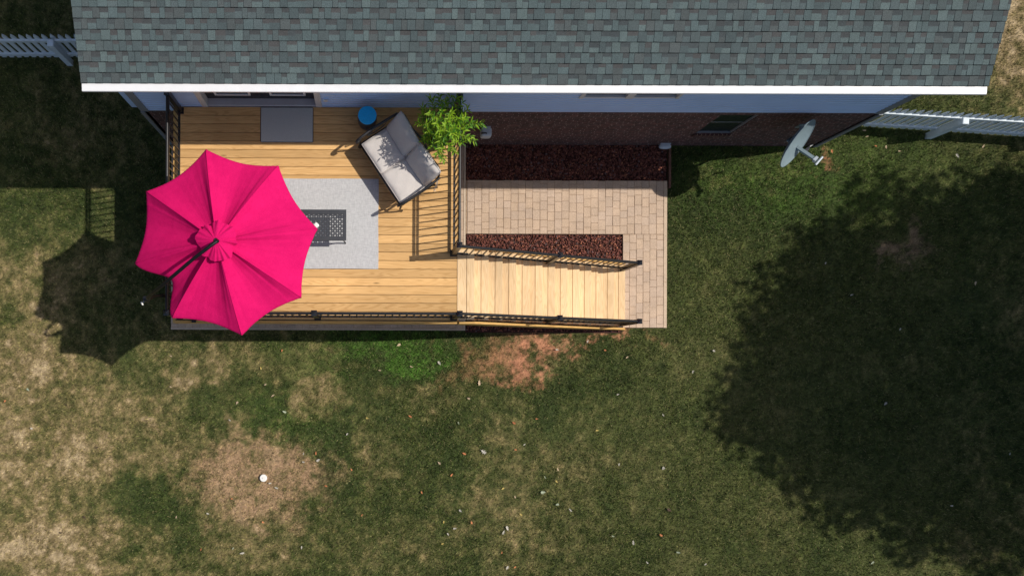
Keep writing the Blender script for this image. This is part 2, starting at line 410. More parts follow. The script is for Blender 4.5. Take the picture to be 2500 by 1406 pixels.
pt.bbox(-3.90, 1.90, .68, .718, ZP-.04, ZP+.001, .003, (.50, .40, .31)); pt.bbox(1.862, 1.90, .72, 4.34, ZP-.04, ZP+.001, .003, (.56, .45, .34))
tag(pt.build('patio', M['paver']), 'paved patio strip below the front of the deck', kind='structure')
pj = MB(); pj.box(-3.895, 1.895, .685, 4.36, -.03, ZP-.012); tag(pj.build('patio_bed', M['joint']), kind='structure')

# ---------------- lava rock beds ----------------
def rocks(name, rect_list, num, label):
    phi = (1+5**.5)/2
    iv = np.array([(-1, phi, 0), (1, phi, 0), (-1, -phi, 0), (1, -phi, 0), (0, -1, phi), (0, 1, phi), (0, -1, -phi), (0, 1, -phi), (phi, 0, -1), (phi, 0, 1), (-phi, 0, -1), (-phi, 0, 1)])/1.9
    fi = np.array([(0, 11, 5), (0, 5, 1), (0, 1, 7), (0, 7, 10), (0, 10, 11), (1, 5, 9), (5, 11, 4), (11, 10, 2), (10, 7, 6), (7, 1, 8), (3, 9, 4), (3, 4, 2), (3, 2, 6), (3, 6, 8), (3, 8, 9), (4, 9, 5), (2, 4, 11), (6, 2, 10), (8, 6, 7), (9, 8, 1)])
    area = [(r[1]-r[0])*(r[3]-r[2]) for r in rect_list]; tot = sum(area); Vs = []; Fs = []; Cs = []; o = 0
    for r, ar in zip(rect_list, area):
        for _ in range(int(num*ar/tot)):
            s = rng.uniform(.010, .024); c = np.array([rng.uniform(r[0]+.01, r[1]-.01), rng.uniform(r[2]+.01, r[3]-.01), rng.uniform(.008, .032)])
            q = rng.normal(size=4); q /= np.linalg.norm(q); m = np.array(Matrix.Rotation(rng.uniform(0, 6.28), 3, Vector(q[:3])))
            v = iv*rng.uniform(.65, 1.3, (12, 1))*np.array([1.25, .9, .75]); Vs.append((v*s) @ m.T+c); Fs.append(fi+o); o += 12
            k = rng.uniform(.45, 1.5); t = rng.random()
            cc = np.array([.17, .062, .048])*k if t < .8 else (np.array([.30, .12, .07])*k if t < .93 else np.array([.14, .10, .10])*k)
            Cs.append(np.tile(cc, (12, 1)))
    ob = raw(name, np.concatenate(Vs), np.concatenate(Fs), M['rock'], np.clip(np.concatenate(Cs), 0, 1)); tag(ob, label, 'gravel', kind='stuff')
rocks('lava_rock_bed', [(1.90, 5.88, 3.64, 4.36)], 5200, 'dark red lava rock filling the bed between brick wall and paver path')
rocks('lava_rock_bed', [(1.93, 4.99, .66, 2.575)], 9000, 'red lava rock bed beside and beneath the wooden stairs')
b = MB(); b.box(1.90, 5.88, 3.64, 4.36, -.03, .006, (.05, .022, .018)); b.box(1.91, 5.0, .64, 2.58, -.03, .006, (.05, .022, .018)); tag(b.build('soil_bed', M['rock']), kind='structure')
e = MB(); e.box(5.895, 5.935, 3.50, 4.36, -.02, .09); tag(e.build('garden_edging', M['edging']), 'brown edging board along the right end of the rock bed', 'edging')

# ---------------- house ----------------
ZD = 2.40; ZS = 2.13; ZE = 4.50; PITCH = .4167
house = thing('brick_house', (0, 0, 0), 'long house with grey shingle roof, pale siding and dark brick base', 'house')
def strips(x0, x1, z, ops):
    iv = [(x0, x1)]
    for (a, bb, c, d) in ops:
        if c < z+.05 and d > z+.05:
            nv = []
            for p, q in iv:
                if bb <= p or a >= q: nv.append((p, q))
                else:
                    if a > p: nv.append((p, a))
                    if bb < q: nv.append((bb, q))
            iv = nv
    return iv
DOOR = (-2.82, -.80, ZD, ZD+2.02); WIN = (3.40, 5.02, 2.92, 4.1); BW = (6.10, 6.77, .85, 2.02)
sd = MB(); z = ZS
while z < ZE+.05:
    for p, q in strips(XW0+.1, XW1-.1, z, [DOOR, WIN]):
        sd.add([(p, YW-.014, z), (q, YW-.014, z), (q, YW-.018, z+.066), (p, YW-.018, z+.066), (p, YW+.002, z+.082), (q, YW+.002, z+.082), (q, YW+.004, z+.1), (p, YW+.004, z+.1), (p, YW+.03, z), (q, YW+.03, z)], [(0, 1, 2, 3), (3, 2, 5, 4), (4, 5, 6, 7), (0, 8, 9, 1)])
    z += .1
# gable sides and back as lapped strips
YB = 12.4; YR = (YW+YB)/2
for X, sg in ((XW0, -1), (XW1, 1)):
    z = ZS
    while z < 6.3:
        t = max(0, (z-ZE)/PITCH); y0, y1 = YW+t, YB-t
        if y1-y0 > .1: sd.add([(X+sg*.014, y0, z), (X+sg*.014, y1, z), (X+sg*.001, y1, z+.1), (X+sg*.001, y0, z+.1)], [(0, 1, 2, 3)])
        z += .1
sd.box(XW0, XW1, YB-.05, YB, 0, ZE); sd.build('siding', M['siding'], house)
bw = MB()
for a in [(XW0+.001, BW[0], 0, ZS), (BW[1], XW1-.001, 0, ZS), (BW[0], BW[1], 0, BW[2]), (BW[0], BW[1], BW[3], ZS)]: bw.box(a[0], a[1], YW-.02, YW+.1, a[2], a[3])
bw.box(XW0-.02, XW0+.08, YW-.02, YB, 0, ZS); bw.box(XW1-.08, XW1+.02, YW-.02, YB, 0, ZS); bw.build('brick_wall', M['brick'], house)
cr = MB(); cr.box(XW0-.03, XW0+.1, YW-.03, YW+.1, ZS, ZE); cr.build('corner_trim', M['greytrim'], house)
cr = MB(); cr.box(XW1-.1, XW1+.03, YW-.03, YW+.1, ZS, ZE); cr.build('corner_trim', M['greytrim'], house)
cr = MB(); cr.box(XW1-.03, XW1+.04, YW-.045, YW+.05, 0, ZS); cr.build('corner_trim', M['greytrim'], house)
cr = MB(); cr.box(XW0-.04, XW0+.03, YW-.045, YW+.05, 0, ZS); cr.build('corner_trim', M['greytrim'], house)
iw = MB(); iw.box(XW0+.1, XW1-.1, YW+.20, YW+.24, .1, ZE); iw.build('interior_dark_plane', M['door'], house)  # black plane added behind the openings, interior darkness put into its colour
# roof
RX0, RX1, RY0 = -4.13, 8.86, 4.02
def zr(y): return ZE+.02+(y-RY0)*PITCH if y <= YR else ZE+.02+(2*YR-RY0-y)*PITCH
rd = MB(); e0 = zr(RY0); rr = zr(YR)
for (ya, yb) in ((RY0, YR), (2*YR-RY0, YR)):
    za, zb = zr(ya), zr(yb)-.001
    rd.add([(RX0+.01, ya, za-.03), (RX1-.01, ya, za-.03), (RX1-.01, yb, zb-.03), (RX0+.01, yb, zb-.03), (RX0+.01, ya, za-.12), (RX1-.01, ya, za-.12), (RX1-.01, yb, zb-.12), (RX0+.01, yb, zb-.12)],
           [(0, 1, 2, 3), (7, 6, 5, 4), (0, 4, 5, 1), (1, 5, 6, 2), (0, 3, 7, 4)])
rd.build('roof_deck', M['trim'], house)
sh = MB(); rs = random.Random(3); CO = .143*math.cos(math.atan(PITCH)); NC = int((YR-RY0)/CO)+1
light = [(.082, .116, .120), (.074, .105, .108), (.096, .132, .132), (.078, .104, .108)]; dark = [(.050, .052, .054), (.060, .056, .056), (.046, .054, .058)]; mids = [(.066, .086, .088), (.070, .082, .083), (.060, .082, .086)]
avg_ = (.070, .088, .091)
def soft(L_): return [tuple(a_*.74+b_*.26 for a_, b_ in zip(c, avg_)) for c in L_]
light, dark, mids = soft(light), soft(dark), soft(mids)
def jc(c, k=.08):
    j = rs.uniform(1-k, 1+k); return (c[0]*j, c[1]*j, c[2]*j)
for side in (0, 1):
    for i in range(NC):
        ya, yb = RY0+i*CO-.004, min(RY0+(i+1)*CO, YR)
        x = RX0-.005; lay = []
        while x < RX1:
            wdt = rs.uniform(.075, .155); lay.append((x, min(x+wdt, RX1+.005))); x += wdt
        tooth = rs.random() < .5
        for (p, q) in lay:
            tooth = not tooth if rs.random() < .85 else tooth
            h0 = .020 if tooth else .014
            def P(x, y, h):
                return (x, y if side == 0 else 2*YR-y, zr(y)+h*(1-(y-ya)/(yb-ya+1e-6))*1.0+.001)
            if tooth:
                c = jc(rs.choice(light+mids+mids[:1])); sh.add([P(p+.0022, ya, h0), P(q-.0022, ya, h0), P(q-.0022, yb, h0), P(p+.0022, yb, h0), P(p+.001, ya, -.01), P(q-.001, ya, -.01)], [(0, 1, 2, 3)], c); sh.add([P(p, ya-.0015, h0), P(q, ya-.0015, h0), P(q, ya-.0015, -.01), P(p, ya-.0015, -.01)], [(0, 1, 2, 3)], (.012, .012, .012))
                sh.add([P(p, ya, -.01), P(p, ya, h0), P(p, yb, h0), P(p, yb, -.01)], [(0, 1, 2, 3)], jc(dark[0])); sh.add([P(q, ya, -.01), P(q, ya, h0), P(q, yb, h0), P(q, yb, -.01)], [(0, 1, 2, 3)], jc(dark[0]))
            else:
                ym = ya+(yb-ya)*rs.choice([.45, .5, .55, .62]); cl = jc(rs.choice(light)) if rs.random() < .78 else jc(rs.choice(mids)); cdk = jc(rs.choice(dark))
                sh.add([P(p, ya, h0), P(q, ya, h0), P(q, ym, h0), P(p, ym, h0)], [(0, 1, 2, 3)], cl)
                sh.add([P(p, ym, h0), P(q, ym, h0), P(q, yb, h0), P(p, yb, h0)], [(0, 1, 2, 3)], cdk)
                sh.add([P(p, ya, -.01), P(q, ya, -.01), P(q, ya, h0), P(p, ya, h0)], [(0, 1, 2, 3)], (.012, .012, .012))
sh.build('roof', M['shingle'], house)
for X in (RX0, RX1-.03):
    rk = MB()
    for (ya, yb) in ((RY0, YR), (2*YR-RY0, YR)):
        za, zb = zr(ya), zr(yb)
        rk.add([(X, ya, za-.14), (X+.03, ya, za-.14), (X+.03, yb, zb-.14), (X, yb, zb-.14), (X, ya, za-.012), (X+.03, ya, za-.012), (X+.03, yb, zb-.012), (X, yb, zb-.012)], [(0, 3, 2, 1), (4, 5, 6, 7), (0, 1, 5, 4), (1, 2, 6, 5), (3, 0, 4, 7)])
    rk.build('rake_board', M['trim'], house)
sf = MB(); sf.box(RX0+.03, RX1-.03, RY0, YW+.0, ZE-.13, ZE-.11); sf.box(RX0+.02, RX1-.02, RY0-.002, RY0+.018, ZE-.14, ZE-.01); sf.build('soffit', M['trim'], house)
gt = MB(); g0 = RY0-.112
prof = [(RY0-.004, ZE-.13), (RY0-.06, ZE-.13), (g0+.03, ZE-.10), (g0+.012, ZE-.06), (g0, ZE-.035), (g0, ZE-.004), (g0+.008, ZE+.002), (RY0-.004, ZE+.012)]
vs = [(x, y, zz) for x in (RX0+.0, RX1+.0) for y, zz in prof]; k = len(prof)
gt.add(vs, [(i, (i+1) % k, k+(i+1) % k, k+i) for i in range(k)]+[tuple(range(k)), tuple(range(2*k-1, k-1, -1))])
xx = RX0
while xx < RX1-1:
    xx += 3.05; 
    if xx < RX1: gt.box(xx, xx+.012, g0-.002, g0+.001, ZE-.034, ZE-.002)
gt.build('gutter', M['white'], house)
# double door, recessed
DY = YW+.10; D0, D1 = -2.725, -.90
tr = MB(); 
tr.box(DOOR[0], D0, YW-.03, YW+.02, ZD+.005, ZD+2.02); tr.box(D1, DOOR[1], YW-.03, YW+.02, ZD+.005, ZD+2.02); tr.box(DOOR[0], DOOR[1], YW-.031, YW+.02, ZD+2.021, ZD+2.1)
tr.box(D0-.02, D0, YW+.021, YW+.2, ZD, ZD+2.02); tr.box(D1, D1+.02, YW+.021, YW+.2, ZD, ZD+2.02)
tr.box(DOOR[0]+.028, DOOR[0]+.036, YW-.036, YW-.0305, ZD+.005, ZD+2.02); tr.box(DOOR[1]-.036, DOOR[1]-.028, YW-.036, YW-.0305, ZD+.005, ZD+2.02)
frame = tr.build('door_frame', M['trim'], house)
th = MB(); th.bbox(D0, D1, YW-.02, YW+.14, ZD-.02, ZD+.045, .01); th.build('threshold', M['thresh'], house)
for (a, bb, ga, gb, hx) in ((D0+.005, -1.815, -2.55, -1.98, -1.87), (-1.81, D1-.005, -1.64, -1.07, -1.755)):
    d = MB(); d.box(a, bb, DY, DY+.045, ZD+.05, ZD+2.015); dr = d.build('door', M['door'], house)
    g = MB(); g.box(ga+.02, gb-.02, DY-.006, DY-.002, ZD+.30, ZD+1.9); g.build('glass', M['glass'], dr)
    f = MB()
    f.box(ga-.012, gb+.012, DY-.022, DY-.001, ZD+.262, ZD+.298); f.box(ga-.012, gb+.012, DY-.022, DY-.001, ZD+1.902, ZD+1.938)
    f.box(ga-.012, ga+.022, DY-.021, DY-.001, ZD+.299, ZD+1.901); f.box(gb-.022, gb+.012, DY-.021, DY-.001, ZD+.299, ZD+1.901); f.build('glass_frame', M['white'], dr)
    h = MB(); h.tube([(hx, DY-.002, ZD+.98), (hx, DY-.05, ZD+.98)], .012, 10); h.tube([(hx, DY-.045, ZD+.98), (hx-.09, DY-.05, ZD+.98)], .009, 10); h.build('handle', M['black'], dr, True, 40)
# twin window above, basement window in the brick
wf = MB(); x0, x1, z0, z1 = WIN; xm = (x0+x1)/2
for (a, bb, c, d) in ((x0, x0+.07, z0, z1), (xm-.06, xm+.06, z0, z1), (x1-.05, x1, z0, z1)): wf.box(a, bb, YW-.035, YW+.05, c, d)
wf.box(x0+.07, xm-.06, YW-.034, YW+.05, z1-.06, z1); wf.box(xm+.06, x1-.05, YW-.034, YW+.05, z1-.06, z1)
wf.box(x0+.07, xm-.06, YW-.02, YW+.05, z0, z0+.035); wf.box(xm+.06, x1-.05, YW-.02, YW+.05, z0, z0+.035)
wo = wf.build('window', M['trim'], house)
for a, bb in ((x0+.07, xm-.06), (xm+.06, x1-.05)):
    g = MB(); g.box(a, bb, YW+.02, YW+.026, z0+.035, z1-.06); g.build('pane', M['glass'], wo)
wf = MB(); x0, x1, z0, z1 = BW
wf.box(x0, x1, YW-.005, YW+.03, z0, z0+.012); wf.box(x1-.02, x1, YW-.004, YW+.06, z0+.019, z1); wf.box(x0, x0+.02, YW+.03, YW+.06, z0+.019, z1); wf.box(x0+.02, x1-.02, YW+.026, YW+.030, (z0+z1)/2-.015, (z0+z1)/2+.015)
wo = wf.build('window', M['greytrim'], house); g = MB(); g.box(x0+.02, x1-.02, YW+.031, YW+.036, z0+.02, z1); g.build('pane', M['shade_glass'], wo)
g = MB()
for i in range(9): 
    xa = x0-.02+i*.079; g.box(xa, xa+.066, YW-.05, YW-.021, z0-.11, z0-.006)
g.build('brick_sill', plain('sill_brick', (.075, .03, .026), .9, 0, .3, 20), wo)
g = MB(); g.box(x0-.02, x0+.70, YW-.045, YW-.0205, z0-.108, z0-.008); g.build('sill_mortar', M['joint'], wo)
# boxes on the walls
u = thing('utility_box', (XW0, YW+.1, 1.95), 'pale grey box on the far left house corner under the eave', 'utility box')
g = MB(); g.bbox(-.24, -.032, 0, .32, 0, 2.0, .02); g.build('cover', M['siding'], u); g = MB(); g.box(-.247, -.238, .04, .28, .15, .9); g.build('lid', M['plastic'], u)
u = thing('outlet_box', (-.72, YW-.014, 2.80), 'small weathered outlet cover on the siding right of the double door', 'outlet')
g = MB(); g.box(-.05, .05, -.022, .0, -.05, .06); g.build('base_plate', M['siding'], u); g = MB(); g.box(-.03, .03, -.04, -.0225, -.035, .045); g.build('flip_cover', M['trim'], u)
u = thing('meter_box', (2.14, YW-.02, 1.15), 'rounded pale blue box on the brick wall right of the plant', 'utility box')
def rbox(mb, sx, sy, sz, p=3.5, n=14, c=(0, 0, 0), mat=None, col=None, puff=None):
    """superellipsoid block"""
    vs = []; fs = []
    sp = lambda w, e: math.copysign(abs(w)**e, w)
    for i in range(n+1):
        ph = -math.pi/2+math.pi*i/n
        for j in range(2*n):
            t = 2*math.pi*j/(2*n)
            v = Vector((sx*sp(math.cos(ph), 2/p)*sp(math.cos(t), 2/p), sy*sp(math.cos(ph), 2/p)*sp(math.sin(t), 2/p), sz*sp(math.sin(ph), 2/p)))
            if puff: v = puff(v)
            v = v+Vector(c)
            vs.append(mat @ v if mat else v)
    for i in range(n):
        for j in range(2*n):
            k = (j+1) % (2*n); fs.append((i*2*n+j, i*2*n+k, (i+1)*2*n+k, (i+1)*2*n+j))
    return mb.add(vs, fs, col)
g = MB(); rbox(g, .10, .085, .11, 5, 14, (0, -.086, 0)); g.build('cover', M['plastic'], u, True)
g = MB(); g.tube([(-.10, -.12, .11), (-.02, -.12, .125), (.0, -.12, .10)], .012, 8, smooth=4); g.build('knob', M['black'], u, True)
g = MB(); g.box(-.07, .07, -.02, .0, -.14, .14); g.build('back_plate', M['plastic'], u)
u = thing('vent_hood', (5.80, YW-.02, .12), 'small white oval vent hood low on the brick wall', 'vent')
g = MB(); rbox(g, .12, .05, .05, 2.6, 12, (0, -.05, 0)); g.build('hood', M['plastic'], u, True); g = MB(); g.box(-.1, .1, -.012, 0, -.07, .07); g.build('flange', M['plastic'], u)

# ---------------- deck and stairs ----------------
DX0, DX1, DY0 = -3.29, 1.49, .725
deck = thing('wooden_deck', (0, 0, 0), 'raised honey coloured wooden deck with a stair down to the path', 'deck')
bd = MB(); r = random.Random(11); y = YW-.03; sp_ = .1435
while y > DY0+.04:
    y0 = max(y-.1370, DY0+.012); bd.bbox(DX0+.02, DX1-.005, y0, y, ZD-.03, ZD+r.uniform(-.0008, .0008), .003, (r.random(), r.random(), r.random())); y -= sp_
bd.build('board_surface', M['wood_x'], deck)
b = MB(); b.box(DX0+.02, DX1-.01, DY0+.012, YW-.03, ZD-.0335, ZD-.031); b.build('gap_shade_sheet', M['pot'], deck)  # black sheet added under the boards: keeps the gaps dark, stops sun leaking
b = MB(); b.bbox(DX1+.002, 1.6455, .765, 1.955, ZD-.03, ZD, .003, (r.random(), r.random(), .8)); b.build('nosing_board', M['wood_y'], deck)
b = MB()
b.box(DX0-.02, DX1+.0, DY0-.03, DY0+.0118, ZD-.27, ZD-.002, (.3, .5, .7)); b.box(DX0-.022, DX0+.0195, DY0+.0122, YW-.03, ZD-.27, ZD-.003, (.6, .2, .5)); b.box(DX1+.0005, DX1+.036, 1.96, YW-.03, ZD-.27, ZD-.003, (.2, .8, .3))
b.box(DX1+.004, DX1+.036, .73, 1.955, ZD-.27, ZD-.034, (.2, .8, .3))
b.build('rim_board', M['lumber'], deck)
b = MB(); x = DX0+.35
while x < DX1-.1: b.box(x, x+.038, DY0+.012, YW-.04, ZD-.26, ZD-.034, (r.random(), r.random(), .5)); x += .406
b.build('joists', M['lumber'], deck); b = MB(); b.box(DX0+.05, DX1-.05, 1.0, 1.09, ZD-.50, ZD-.265, (.4, .4, .4)); b.build('beam', M['lumber'], deck)
for x in (DX0+.1, -1.0, DX1-.25):
    b = MB(); b.box(x, x+.14, .975, 1.115, ZP+.002, ZD-.505, (.5, x % 1, .5)); b.build('support_post', M['lumber'], deck)
# stair
RI, TR = .178, .267
st = MB(); 
for k in range(0, 13):
    xk = 1.649+k*TR; z = ZD-RI*k
    if k: st.bbox(xk-.162, xk-.0035, .765, 1.955, z-.03, z, .003, (r.random(), r.random(), r.uniform(.35, .95)))
    st.bbox(xk+.0035, xk+.131, .765, 1.955, z-.03, z, .003, (r.random(), r.random(), r.uniform(.35, .95)))
st.build('stair_treads', M['wood_y'], deck)
rs_ = MB()
for k in range(0, 13):
    xa = 1.649+k*TR+.131-.022; z = ZD-RI*k
    rs_.box(xa-.018, xa, .77, 1.95, max(z-RI, ZP), z-.032, (r.random(), r.random(), r.random()))
    rs_.box(1.649+k*TR-.06, 1.649+k*TR+.06, .78, 1.94, z-.036, z-.032, (.5, .5, 0))
rs_.build('stair_risers', M['wood_y'], deck)
def stringer(y0, y1, nm):
    sg = MB(); xe = 5.09; 
    pr = [(DX1+.038, ZD-.005), (1.80, ZD-.005), (xe-.10, ZP+.19), (xe-.06, ZP), (xe-.42, ZP), (DX1+.038, ZD-.40)]
    vs = [(x, y, z) for y in (y0, y1) for x, z in pr]; n = len(pr)
    sg.add(vs, [tuple(range(n)), tuple(range(2*n-1, n-1, -1))]+[(i, n+i, n+(i+1) % n, (i+1) % n) for i in range(n)], (.4, .3, .7)); sg.build(nm, M['lumber'], deck)
stringer(.695, .735, 'stringer'); stringer(1.957, 1.985, 'stringer')

# ---------------- railings ----------------
RH = .93
def railing(name, label, p, q, posts, zf=None, zr_=None, tail=0, nb=None):
    """p, q plan ends; zf(t) floor height, zr_(t) handrail height along the run"""
    p = Vector(p); q = Vector(q); d = q-p; Lr = d.length
    t0 = thing(name, (0, 0, 0), label, 'railing', 'black metal railings of the deck and stair')
    zf = zf or (lambda t: ZD); zr_ = zr_ or (lambda t: ZD+RH)
    pt = lambda t, z: Vector((p.x+d.x*t, p.y+d.y*t, z))
    m = MB(); m.tube([pt(0, zr_(0)), pt(1+tail, zr_(1+tail))], .023, 12); m.build('top_rail', M['black'], t0, True, 60)
    m = MB(); m.beam(pt(0, zr_(0)-.085), pt(1, zr_(1)-.085), .028, .03); m.build('upper_rail', M['black'], t0)
    m = MB(); m.beam(pt(0, zr_(0)-RH+.10), pt(1, zr_(1)-RH+.10), .034, .035); m.build('bottom_rail', M['black'], t0)
    k = nb or int(Lr/.114); bm = MB(); hz = RH-.085-.10; bm.box(-.0095, .0095, -.0095, .0095, 0, hz); first = None
    for i in range(1, k):
        t = i/k
        if any(abs(t-pp)*Lr < .05 for pp in posts): continue
        loc = pt(t, zr_(t)-RH+.10)
        if first is None: first = bm.build('baluster', M['black'], t0); first.location = loc
        else: inst(first, t0, loc)
    for pp in posts:
        c = pt(pp, 0); zt = zr_(pp)+.03; zb = zf(pp)
        m = MB(); m.box(c.x-.038, c.x+.038, c.y-.038, c.y+.038, zb, zt); po = m.build('post', M['black'], t0)
        m = MB(); m.add([(c.x-.046, c.y-.046, zt), (c.x+.046, c.y-.046, zt), (c.x+.046, c.y+.046, zt), (c.x-.046, c.y+.046, zt), (c.x-.046, c.y-.046, zt+.012), (c.x+.046, c.y-.046, zt+.012), (c.x+.046, c.y+.046, zt+.012), (c.x-.046, c.y+.046, zt+.012), (c.x, c.y, zt+.05)],
                        [(0, 3, 2, 1), (0, 1, 5, 4), (1, 2, 6, 5), (2, 3, 7, 6), (3, 0, 4, 7), (4, 5, 8), (5, 6, 8), (6, 7, 8), (7, 4, 8)]); m.build('post_cap', M['cap'], po)
        m = MB(); m.bbox(c.x-.055, c.x+.055, c.y-.055, c.y+.055, zb, zb+.02, .004); m.build('post_base', M['black'], po)
    return t0
railing('railing', 'black railing on the left side of the deck, up to the house wall', (-3.19, 4.27), (-3.19, .806), (0, .5, 1))
railing('railing', 'long black railing along the front edge of the deck', (-3.10, .806), (1.43, .806), (.494, 1))
railing('railing', 'short black railing beside the loveseat, from the plant to the stair', (1.425, 4.25), (1.425, 1.885), (0, 1))
zrs = lambda t: 3.33+(1.30-3.33)*t
zfs = lambda t: max(ZD-.667*((1.45+t*3.47)-1.55)-.08, ZP) if t > 0 else ZD
railing('stair_railing', 'sloping black stair railing on the house side over the lava rock', (1.47, 1.87), (4.92, 1.87), (.515, 1), zfs, zrs, .012, 30)
railing('stair_railing', 'sloping black stair railing on the lawn side', (1.47, .806), (4.92, .806), (.515, 1), zfs, zrs, .012, 30)

# ---------------- picket fences ----------------
def fence(name, label, p, q, posts, yoff=-1):
    p = Vector(p); q = Vector(q); d = (q-p); L = d.length; an = math.atan2(d.y, d.x)
    t0 = thing(name, (p.x, p.y, 0), label, 'fence', 'pale picket fences either side of the house', rz=an)
    for z in (.26, .93):
        m = MB(); m.box(0, L, -.058, -.02, z-.044, z+.044); m.build('rail', M['fence'], t0)
    m = MB(); w2 = .041
    pr = [(-w2, .04), (w2, .04), (w2, 1.04), (w2*.55, 1.10), (0, 1.15), (-w2*.55, 1.10), (-w2, 1.04)]
    vs = [(x, y, z) for y in (-.019, .001) for x, z in pr]; n = len(pr)
    m.add(vs, [tuple(range(n)), tuple(range(2*n-1, n-1, -1))]+[(i, n+i, n+(i+1) % n, (i+1) % n) for i in range(n)])
    first = None; x = .07; rr = random.Random(5)
    while x < L:
        loc = (x, rr.uniform(-.001, .001), rr.uniform(-.008, .008)); rot = (0, rr.uniform(-.012, .012), 0)
        if first is None: first = m.build('picket', M['fence'], t0); first.location = loc
        else: inst(first, t0, loc, rot)
        x += .146
    for px_ in posts:
        m = MB(); m.box(px_-.055, px_+.055, -.175, -.059, -.02, 1.02); m.bbox(px_-.06, px_+.06, -.18, -.054, 1.021, 1.045, .01); m.build('post', M['fence'], t0)
    return t0
fence('picket_fence', 'pale picket fence on the left, in the shade of the house', (-11.5, 6.03), (-3.92, 6.06), (.8, 3.2, 5.58, 7.5))
fence('picket_fence', 'sunlit white picket fence on the right, meeting the house corner', (8.84, 4.80), (16.2, 4.36), (.1, 2.22, 4.62, 7.0))

# ---------------- things on the deck ----------------
g = MB(); a = W(636, 262, ZD); c = W(765, 349, ZD)
mt = thing('doormat', ((a.x+c.x)/2, (a.y+c.y)/2, ZD), 'plain grey rectangular doormat in front of the double door', 'doormat'); hw, hh = (c.x-a.x)/2, (a.y-c.y)/2
g.bbox(-hw+.012, hw-.012, -hh+.012, hh-.012, .002, .014, .003); g.build('mat', M['mat'], mt)
g = MB()
rc = .025
ring = []
for cx, cy, a0 in ((hw-rc, hh-rc, 0), (-hw+rc, hh-rc, 90), (-hw+rc, -hh+rc, 180), (hw-rc, -hh+rc, 270)):
    for k in range(5):
        t = math.radians(a0+k*22.5); ring.append((cx+rc*math.cos(t), cy+rc*math.sin(t)))
n = len(ring); g.add([(x, y, .001) for x, y in ring]+[(x, y, .009) for x, y in ring], [tuple(range(n, 2*n)), tuple(range(n-1, -1, -1))]+[(i, (i+1) % n, n+(i+1) % n, n+i) for i in range(n)]); g.build('border', M['matedge'], mt)
# rug with slightly wavy edges
c0 = W(615, 436, ZD); c1 = W(923.5, 656.5, ZD); nx_, ny_ = 60, 44; g = MB(); rv = []; rf = []
for j in range(ny_+1):
    for i in range(nx_+1):
        u_, v_ = i/nx_, j/ny_; x = c0.x+(c1.x-c0.x)*u_+.003*math.sin(v_*9)*(1 if i in (0, nx_) else 0); y = c1.y+(c0.y-c1.y)*v_+.0025*math.sin(u_*11)
        rv.append((x, y, ZD+.006+.0015*math.sin(x*9+y*4)*math.sin(y*7)))
for j in range(ny_):
    for i in range(nx_): k = j*(nx_+1)+i; rf.append((k, k+1, k+nx_+2, k+nx_+1))
nn = len(rv); rv += [(x, y, ZD+.001) for x, y, z in rv]
bo = [i for i in range(nx_)]+[nx_+j*(nx_+1) for j in range(ny_)]+[ny_*(nx_+1)+nx_-i for i in range(nx_)]+[(ny_-j)*(nx_+1) for j in range(ny_)]
rf += [(bo[i], bo[i]+nn, bo[(i+1) % len(bo)]+nn, bo[(i+1) % len(bo)]) for i in range(len(bo))]
g.add(rv, rf); tag(g.build('rug', M['rug']), 'pale grey woven rug on the deck under the coffee table', 'rug')

# coffee table with a perforated top
TH = .44; ta = W(845.5, 512, ZD+TH); tb = W(845.5, 587, ZD+TH); tx1 = ta.x; ty1 = ta.y; ty0 = tb.y; tx0 = tx1-1.02
table = thing('coffee_table', ((tx0+tx1)/2, (ty0+ty1)/2, ZD+.008), 'black metal coffee table with perforated top, half under the umbrella', 'table')
hx, hy = (tx1-tx0)/2, (ty1-ty0)/2; cell = .0385; ncx = int((2*hx-.09)/cell); ncy = int((2*hy-.08)/cell); ox, oy = -ncx*cell/2, -ncy*cell/2; zt = TH-.008
g = MB(); NS = 8
for i in range(ncx):
    for j in range(ncy):
        big = (i+j) % 2 == 0; rr = .0125 if big else .0060
        cx, cy = ox+(i+.5)*cell, oy+(j+.5)*cell; hc = cell/2
        sq = [(hc, 0), (hc, hc), (0, hc), (-hc, hc), (-hc, 0), (-hc, -hc), (0, -hc), (hc, -hc)]
        inn = [(rr*math.cos(2*math.pi*k/8), rr*math.sin(2*math.pi*k/8)) for k in range(8)]
        vs = [(cx+p_, cy+q_, zt) for p_, q_ in sq]+[(cx+p_, cy+q_, zt) for p_, q_ in inn]+[(cx+p_, cy+q_, zt-.003) for p_, q_ in inn]
        g.add(vs, [(k, (k+1) % 8, 8+(k+1) % 8, 8+k) for k in range(8)]+[(8+k, 8+(k+1) % 8, 16+(k+1) % 8, 16+k) for k in range(8)])
g.build('perforated_top', M['table'], table)
g = MB(); g.box(-hx, hx, oy+ncy*cell, hy, zt-.02, zt+.004); g.box(-hx, hx, -hy, oy, zt-.02, zt+.004); g.box(-hx, ox, oy, oy+ncy*cell, zt-.02, zt+.0035); g.box(ox+ncx*cell, hx, oy, oy+ncy*cell, zt-.02, zt+.0035); g.build('top_frame', M['table'], table)
for sx in (-1, 1):
    for sy in (-1, 1):
        g = MB(); g.tube([(sx*(hx-.03), sy*(hy-.03), zt-.02), (sx*(hx-.05), sy*(hy-.035), .2), (sx*(hx-.02), sy*(hy-.015), .0)], .012, 8, smooth=5); g.build('leg', M['black'], table, True)
g = MB(); g.tube([(-hx+.05, -hy+.035, .2), (hx-.05, -hy+.035, .2)], .008, 8); g.tube([(-hx+.05, hy-.035, .2), (hx-.05, hy-.035, .2)], .008, 8); g.build('stretcher', M['black'], table, True)
cp = W(771.5, 550, ZD+TH+.08); cup = thing('container', (cp.x, cp.y, ZD+TH+.008), 'small white container on the coffee table at the umbrella tip', 'container', rz=.75)
